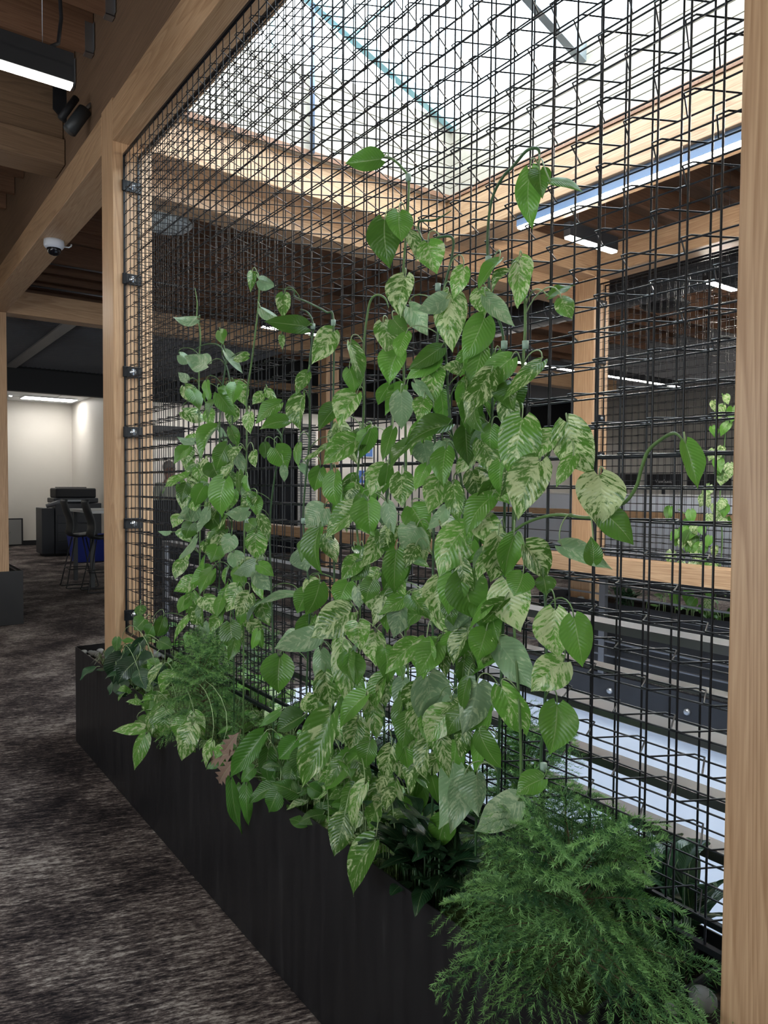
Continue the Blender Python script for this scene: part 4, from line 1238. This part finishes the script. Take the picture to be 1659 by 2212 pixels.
for kx, (lb, pp) in STEMS.items():
    r = random.Random(hash_ := sum(ord(c)*7 for c in kx) + 3)
    pts = STEMPTS[kx]
    t = thing('pothos_vine', lb, 'plant', (pts[0].x, pts[0].y, pts[0].z), 'pothos vines climbing the trellis')
    nP = len(pts); thin = 12
    rad = [max(.0011, .0034 * min(1, (nP-1-i)/thin + .32)) for i in range(nP)]
    st_ = MB().tube(pts, rad, 7).build('stem', STEM if kx in 'dhjpqao' else STEMD, t)
    lm = MB(); pm = MB()
    for (bx, by, tx, ty, wd, vv) in leaves[kx]:
        # distance along the trellis plane, each leaf a little in front of the wires
        Xb = XS - r.uniform(.015, .07) if kx not in 'q' else XS - .05 - .00012*(bx-1100)
        if at(tx, ty, 1.15).z < .64: Xb = 1.065
        B = at(bx, by, Xb)
        dep = (B - CAM).dot(CF)
        T0 = CAM + ray(tx, ty)*dep
        d0 = T0 - B
        # leaf lies roughly facing the light and the aisle; tip swings a little in depth
        T = CAM + ray(tx, ty)*(dep * (1 + r.uniform(-.014, .012)))
        Wm = wd*dep/FPX*1.08
        view = (CAM - B).normalized()
        n = view*.6 + Vector((-.35, -.1, .45)) + Vector((r.uniform(-.5, .5), r.uniform(-.6, .6), r.uniform(-.35, .4)))
        L = (T-B).length
        if vv == 2: n = -n
        if wd < 0.42*math.hypot(tx-bx, ty-by): n = n + Vector((0, 0, .6)); Wm *= 1.15
        leaf(lm, B, T, Wm, n, VAR[vv] + r.uniform(-.08, .12), r.random(), r)
        # petiole
        best = min(range(nP), key=lambda i: (pts[i] - B).length + max(0, pts[i].z - B.z - .02)*1.5 + max(0, B.z - .09 - pts[i].z)*.5)
        Sx = pts[best]
        if (Sx - B).length > .003:
            up = Vector((0, 0, min(.05, .45*(Sx-B).length + .01)))
            dirn = (T - B).normalized()
            mid = B - dirn*.022 + Vector((0, 0, .012))
            lm.tube(bez(Sx, Sx.lerp(B, .3) + up, mid + up*.3, B, 8), .0016, 5, 1)
    for b in extra[kx]:
        L = r.uniform(.07, .115)
        dd = Vector((r.uniform(-.5, .25), r.uniform(-.8, .8), r.uniform(-1.3, -.35))).normalized()
        T = b + dd*L
        n = Vector((-.7, -.5, .5)) + Vector((r.uniform(-.7, .7), r.uniform(-.9, .9), r.uniform(-.4, .6)))
        leaf(lm, b, T, L*r.uniform(.55, .75), n, r.choice([-.1, .2, .36, .45, .05]) + r.uniform(-.08, .08), r.random(), r)
        Sx = min(pts, key=lambda p: (p-b).length + max(0, p.z-b.z)*1.2)
        if (Sx-b).length < .22:
            lm.tube(bez(Sx, Sx.lerp(b, .3) + Vector((0, 0, .02)), b - dd*.02 + Vector((0, 0, .02)), b, 6), .0015, 5, 1)
    if lm.v: lm.build('foliage', [LEAF, PETI if kx in 'dhijkmnopq' else STEM], t, uvs=True)
    for (cx_, cy_) in CLIPS.get(kx, []):
        c = at(cx_, cy_, XS-.002)
        MB().tube([c - Vector((0, 0, .009)), c + Vector((0, 0, .009))], .0075, 12).build('tie_tape', CLIPM, t)

# ---------------- plants in the planter, front row (pixel fans: base, tip, width)
def rooted(name, label, root, items, mat, cat='plant', grp=None, seed=1, X=None, pet=PETI, fill=0, fillbox=None, narrow=False, fvar=.5, pr=.0015, xroot=(1.13, 1.5)):
    t = thing(name, label, cat, tuple(root), grp)
    lm = MB(); pm = MB(); r = random.Random(seed); root = Vector(root)
    for it in items:
        bx, by, tx, ty, wd, vv, Xl = it
        B = at(bx, by, Xl); dep = (B - CAM).dot(CF)
        T = CAM + ray(tx, ty)*(dep*(1 + r.uniform(-.012, .012)))
        n = (CAM - B).normalized()*.7 + Vector((-.4, -.1, .5)) + Vector((r.uniform(-.3, .3), r.uniform(-.3, .3), r.uniform(-.2, .3)))
        leaf(lm, B, T, wd*dep/FPX*1.08, n, VAR[vv] + r.uniform(-.1, .1), r.random(), r, narrow=narrow)
        d = (T-B).normalized()
        rt = root + Vector((r.uniform(-.02, .02), r.uniform(-.06, .06), 0))
        h = max(.03, (B-rt).length*.5)
        lm.tube(bez(rt, rt + Vector((0, 0, h)), B - d*h*.5 + Vector((0, 0, .03)), B, 10), pr, 5, 1)
    for _ in range(fill):
        (xa, xb), (ya, yb), (za, zb) = fillbox
        b = Vector((r.uniform(xa, xb), r.uniform(ya, yb), r.uniform(za, zb)))
        L = r.uniform(.05, .10)
        dd = Vector((r.uniform(-1, .5), r.uniform(-.9, .9), r.uniform(-.8, .3))).normalized()
        leaf(lm, b, b + dd*L, L*r.uniform(.5, .75), Vector((-.5, -.4, .8)) + Vector((r.uniform(-.5, .5), r.uniform(-.5, .5), 0)), fvar + r.uniform(-.3, .2), r.random(), r, narrow=narrow)
        rt = Vector((min(max(b.x, xroot[0]), xroot[1]), b.y + r.uniform(-.04, .04), .53))
        lm.tube(bez(rt, rt + Vector((0, 0, (b.z-.5)*.6)), b - dd*.02 + Vector((0, 0, .02)), b, 6), pr, 5, 1)
    lm.build('foliage', [mat, pet], t, uvs=True)
    return t
rooted('heartleaf_philodendron', 'dark heart-leaved plant spilling over the planter beside the stones', (1.16, 4.02, .53),
 [(265,1415,243,1478,50,0,1.12),(294,1428,254,1478,44,0,1.11),(310,1382,282,1420,26,0,1.18),(258,1475,270,1505,34,0,1.06),(300,1450,316,1490,34,0,1.08),(330,1420,300,1440,36,0,1.15),(338,1440,352,1480,40,0,1.10),(250,1400,232,1435,28,0,1.15),(285,1400,262,1412,26,0,1.2)],
 LEAFD, seed=3, fill=34, fillbox=((1.07, 1.28), (3.55, 4.2), (.55, .68)), fvar=-.1)
rooted('heartleaf_philodendron', 'green plant with upright leaves against the trellis foot by the left post', (1.24, 3.9, .53),
 [(312,1338,290,1362,40,0,1.2),(330,1352,318,1375,30,0,1.21),(352,1340,340,1378,30,0,1.21),(345,1385,372,1400,30,0,1.2),(304,1310,305,1335,24,2,1.2)],
 LEAFG, seed=4, fill=26, fillbox=((1.14, 1.26), (3.3, 4.05), (.58, .82)), fvar=.2)
gr = thing('grassy_plant', 'small tuft of dark arching blades beside the left post', 'plant', (1.18, 4.3, .54))
mb = MB(); r = random.Random(8)
for i in range(26):
    a = r.uniform(0, 6.28); l = r.uniform(.06, .13); b = Vector((1.17, 4.28, .54)) + Vector((math.cos(a), math.sin(a), 0))*.01
    tip = b + Vector((math.cos(a)*l*.8, math.sin(a)*l*.8, l*.35)); midp = b + Vector((math.cos(a)*l*.35, math.sin(a)*l*.35, l*.75))
    sd = Vector((-math.sin(a), math.cos(a), 0))*.004
    mb.add([b-sd, b+sd, midp+sd, midp-sd, tip], [(0,1,2,3), (3,2,4)], 0, True, [(0,.5,.0,.5)]*5)
mb.build('blades', LEAFD, gr, uvs=True)
rooted('marble_pothos', 'marbled pothos spilling over the planter edge left of the small conifer', (1.16, 3.1, .53),
 [(312,1573,243,1580,30,1,1.03),(314,1588,284,1664,42,1,1.02),(298,1555,318,1570,30,0,1.04),(360,1535,360,1594,54,1,1.05),(402,1553,380,1602,42,1,1.05),(414,1568,392,1644,56,1,1.04),(458,1603,443,1660,28,4,1.03),(480,1612,465,1640,22,1,1.05),(338,1440,318,1425,28,2,1.12),(350,1440,318,1492,26,1,1.10),(375,1455,345,1500,34,2,1.10),(340,1500,365,1520,34,1,1.1),(345,1530,328,1590,36,1,1.06),(330,1550,345,1600,32,1,1.05),(420,1540,440,1600,38,1,1.06)],
 LEAF, seed=5, fill=40, fillbox=((1.06, 1.17), (2.55, 3.6), (.56, .64)), fvar=.3)
rooted('green_philodendron', 'glossy green philodendron hanging over the planter in the middle', (1.17, 2.15, .53),
 [(568,1588,488,1682,46,0,1.06),(653,1548,598,1582,52,0,1.14),(604,1538,560,1572,20,0,1.12),(500,1687,519,1806,30,0,1.05),(532,1698,536,1786,28,0,1.06),(600,1710,580,1756,42,0,1.06),(594,1700,538,1736,34,0,1.08),(642,1714,584,1690,38,0,1.1),(632,1650,622,1700,40,0,1.12),(560,1600,540,1650,36,0,1.1),(580,1620,582,1690,40,0,1.1),(640,1600,600,1640,44,0,1.12),(660,1620,640,1680,44,0,1.12),(548,1660,520,1690,34,0,1.08),(670,1700,700,1716,30,0,1.12)],
 LEAFG, seed=6, fill=60, fillbox=((1.10, 1.26), (1.75, 2.6), (.55, .68)), fvar=.0)
rooted('marble_pothos', 'marbled pothos low in the planter left of the dark bushy plant', (1.2, 1.75, .53),
 [(700,1600,690,1680,46,1,1.15),(740,1640,700,1700,44,1,1.14),(800,1600,790,1660,44,0,1.16),(820,1740,800,1790,40,1,1.12),(770,1560,755,1620,46,1,1.17),(870,1600,880,1660,44,0,1.17)],
 LEAF, seed=7, fill=70, fillbox=((1.13, 1.30), (1.45, 2.05), (.56, .82)), fvar=.35)
# dried oak-like leaf
dl = thing('dried_leaf', 'brown dried lobed leaf lying on the planter edge in the middle', 'leaf', tuple(at(500, 1640, 1.07)))
def lobed(B, T, wd, r_, mb, nrm):
    B = Vector(B); T = Vector(T); d = (T-B); L = d.length; d.normalize(); n = Vector(nrm); n = (n - d*n.dot(d)).normalized(); s = d.cross(n)
    prof = [(0,.05),(.12,.3),(.18,.85),(.27,.35),(.38,1.0),(.48,.38),(.58,.85),(.68,.3),(.78,.55),(.86,.2),(1,.01)]
    vs = []; uv = []
    for t_, h in prof:
        for v in (-1, 0, 1):
            vs.append(B + d*(t_*L - .08*L*abs(v)*0 + .12*L*abs(v)*h) + s*v*wd/2*h + n*(.12*wd*abs(v)*h + .1*L*math.sin(3*t_))); uv.append((t_, (v+1)/2, .1, .5))
    fs = []
    for i in range(len(prof)-1): fs += [(i*3, i*3+1, i*3+4, i*3+3), (i*3+1, i*3+2, i*3+5, i*3+4)]
    mb.add(vs, fs, 0, False, uv)
mb = MB(); r = random.Random(2)
lobed(at(516,1582,1.08), at(482,1634,1.05), .06, r, mb, (-1, -.6, .2)); lobed(at(512,1622,1.07), at(456,1645,1.04), .07, r, mb, (-1, -.6, .4)); lobed(at(508,1640,1.06), at(474,1692,1.04), .07, r, mb, (-1, -.6, .1))
mb.build('blade', BROWN, dl, uvs=True)
MB().tube([at(520,1575,1.10), at(514,1605,1.075), at(508,1640,1.06)], .0016, 5).build('stalk', BARK, dl)
# dark broad plant with pointed leaves
def strap_plant(name, label, c, n, hmin, hmax, wd, mat, seed, spread=.7):
    t = thing(name, label, 'plant', tuple(c)); mb = MB(); r = random.Random(seed)
    st = MB(); 
    for i in range(n):
        a = r.uniform(0, 6.28); h = r.uniform(hmin, hmax)
        b = Vector(c) + Vector((r.uniform(-.05, .05), r.uniform(-.09, .09), 0))
        z0 = b + Vector((0, 0, h*r.uniform(.2, .55)))
        d = Vector((math.cos(a)*spread, math.sin(a)*spread, r.uniform(.1, .9))).normalized()
        L = r.uniform(.10, .17)
        leaf(mb, z0, z0 + d*L, wd*r.uniform(.8, 1.2), Vector((-d.x*.5, -d.y*.5, 1)), -.1, r.random(), r, fold=r.uniform(.1, .4), narrow=True, bulge=r.uniform(.05, .16))
        st.tube([b, z0], .0025, 5)
    mb.build('foliage', mat, t, uvs=True); st.build('stems', STEMD, t)
strap_plant('dracaena', 'very dark bushy plant with pointed leaves under the hanging vines', (1.20, 1.42, .53), 80, .12, .36, .045, LEAFD, 3)
strap_plant('dracaena', 'dark glossy strap-leaved plant behind the trellis at lower right', (1.45, .92, .53), 44, .2, .48, .055, LEAFD, 5, .45)
strap_plant('dracaena', 'dark glossy plant behind the trellis, hidden by the middle vines', (1.45, 1.9, .53), 44, .15, .40, .05, LEAFD, 9, .6)
rooted('marble_pothos', 'pale pothos behind the trellis foot, seen between the conifer and the vines', (1.45, 2.5, .53), [], LEAF, seed=15, fill=60, fillbox=((1.37, 1.54), (2.0, 3.0), (.56, .80)), fvar=.4)
rooted('heartleaf_philodendron', 'leafy plant behind the trellis near the left post', (1.45, 3.7, .53), [], LEAFG, seed=16, fill=50, fillbox=((1.37, 1.54), (3.1, 4.15), (.56, .80)), fvar=.4)

# ---------------- conifers
def conifer(label, c, nbr, blen, lift, seed, mat, needle=.010, fine=1.0, xlim=None, dens=1.0, dome=1.0, top=88, el0=-12):
    t = thing('norfolk_pine', label, 'plant', tuple(c))
    r = random.Random(seed); mb = MB(); wd_ = MB()
    C0 = Vector(c)
    V = mb.v; F = mb.f; MI = mb.m; SM = mb.smooth; UV = mb.uv
    def needles(p, q, tone):
        d = q - p; L = d.length
        if L < 1e-5: return
        d.normalize(); a = d.orthogonal().normalized(); b = d.cross(a)
        n = int(L / .00115 * dens)
        for i in range(n):
            an = r.uniform(0, 6.283); rad = a*math.cos(an) + b*math.sin(an)
            if rad.z < -.55 and r.random() < .5: rad = -rad
            o = p + d*(L*(i+r.random())/n)
            l = needle*r.uniform(.75, 1.15)
            tip = o + (d*.55 + rad*.84)*l
            s_ = d.cross(rad)*.00062*fine
            k = len(V)
            V.append(tuple(o - s_)); V.append(tuple(o + s_)); V.append(tuple(tip))
            F.append((k, k+1, k+2)); MI.append(0); SM.append(False)
            tn = min(1, max(0, tone + r.uniform(-.12, .12)))
            UV.extend(((0, 0, tn, 0),)*3)
    for i in range(nbr):
        u = (i+.5)/nbr
        az = i*2.399963 + r.uniform(-.3, .3)
        el = math.radians(el0 + top*(u**dome)) + r.uniform(-.12, .12)
        L = blen*(1.0 - .35*u)*r.uniform(.78, 1.12)*(1 + .25*abs(math.sin(az)))
        d = Vector((math.cos(az)*math.cos(el), math.sin(az)*math.cos(el), math.sin(el)))
        o = C0 + Vector((0, 0, lift*(.15 + .75*u)))
        pts = []; nseg = 12
        side = Vector((-math.sin(az), math.cos(az), 0))
        for k in range(nseg+1):
            tt = k/nseg
            pts.append(o + d*L*tt + Vector((0, 0, -L*.30*tt**2.2*math.cos(el))) + side*L*.06*math.sin(tt*3+az))
        if xlim:
            for p in pts: 
                if p.x > xlim: p.x = xlim + (p.x-xlim)*.12
        wd_.tube(pts[:9], .0022, 5, r1=.0008)
        for k in range(nseg):
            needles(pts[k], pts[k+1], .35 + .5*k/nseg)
        nb = 7
        for k in range(2, nb+2):
            tt = k/(nb+2); j = tt*nseg; i0 = min(nseg-1, int(j)); p = pts[i0].lerp(pts[i0+1], j-i0)
            ax = (pts[i0+1]-pts[i0]).normalized()
            for sg in (-1, 1):
                bl = L*.40*math.sin(PI*min(1, tt*.85+.12))*r.uniform(.75, 1.2) + .012
                dd = (ax*.62 + side*sg*.72 + Vector((0, 0, -.22))).normalized()
                q1 = p + dd*bl*.5; q2 = p + dd*bl*.98 + Vector((0, 0, -bl*.13))
                tone = r.uniform(.1, .45)
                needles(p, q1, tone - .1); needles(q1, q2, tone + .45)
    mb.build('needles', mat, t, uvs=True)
    wd_.build('branches', BARK, t)
    return t
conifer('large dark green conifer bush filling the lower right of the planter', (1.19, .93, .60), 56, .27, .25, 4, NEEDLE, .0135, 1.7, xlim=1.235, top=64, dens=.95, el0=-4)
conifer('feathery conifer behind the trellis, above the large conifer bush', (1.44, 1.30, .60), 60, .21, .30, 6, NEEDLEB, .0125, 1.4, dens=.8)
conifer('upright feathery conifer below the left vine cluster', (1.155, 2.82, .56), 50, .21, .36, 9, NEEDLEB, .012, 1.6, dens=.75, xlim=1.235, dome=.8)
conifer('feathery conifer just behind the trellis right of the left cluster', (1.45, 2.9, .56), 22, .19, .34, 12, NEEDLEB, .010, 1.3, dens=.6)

# ---------------- planting on the far side and second planter
rooted('leafy_shrub', 'leafy plant with small jagged leaves in the far planter', (5.5, 2.6, .55), [], LEAFG, seed=31, fill=150, fillbox=((5.37, 5.74), (1.0, 3.7), (.56, .72)), fvar=.1, pr=.003, xroot=(5.36, 5.75))
strap_plant('dracaena', 'dark tuft at the left end of the far planter beside the far post', (5.45, 3.85, .55), 40, .1, .25, .05, LEAFD, 33)
for (x, y, lb) in ((5.42, 4.3, 'pale river stone by the far fir post, the left one'), (5.40, 4.15, 'pale river stone by the far fir post, the right one')):
    tag(stone(x, y, .57, (.05, .045, .03), int(y*10)), lb, 'stone')
strap_plant('dracaena', 'dark spiky plant in the second planter at the left edge', (1.38, 9.5, .56), 46, .3, .75, .07, LEAFD, 35, .5)
def far_vine(label, pts, seed, n, box_, grp=None):
    t = thing('pothos_vine', label, 'plant', tuple(pts[0]), grp); r = random.Random(seed)
    pp = smooth_path([Vector(p) for p in pts], 6)
    MB().tube(pp, .005, 5).build('stem', STEM, t)
    lm = MB()
    for i in range(n):
        p = pp[int(r.uniform(0, len(pp)-1))]
        b = p + Vector((r.uniform(-.05, 0), r.uniform(-.09, .09), r.uniform(-.03, .03))); L = r.uniform(.08, .13)
        dd = Vector((r.uniform(-.5, .1), r.uniform(-.6, .6), -1)).normalized()
        leaf(lm, b, b+dd*L, L*.72, Vector((-1, -.5, .4)) + Vector((0, r.uniform(-.5, .5), r.uniform(-.3, .4))), r.choice([0, .5]), r.random(), r)
    lm.build('foliage', LEAF, t, uvs=True)
far_vine('pothos vine on the far trellis hanging beside the right foreground post', [at(1545,1290,5.48), at(1560,1180,5.48), at(1555,1080,5.48), at(1562,1000,5.48), at(1568,900,5.48), at(1560,850,5.48)], 41, 34, None)
far_vine('low pothos vine on the far trellis below the pale partition', [at(1475,1290,5.48), at(1480,1220,5.48), at(1470,1160,5.48), at(1500,1130,5.48), at(1465,1100,5.48)], 42, 24, None)
far_vine('low pothos vine on the far trellis, between the other two far vines', [at(1515,1290,5.48), at(1520,1220,5.48), at(1510,1165,5.48), at(1525,1130,5.48)], 43, 16, None)
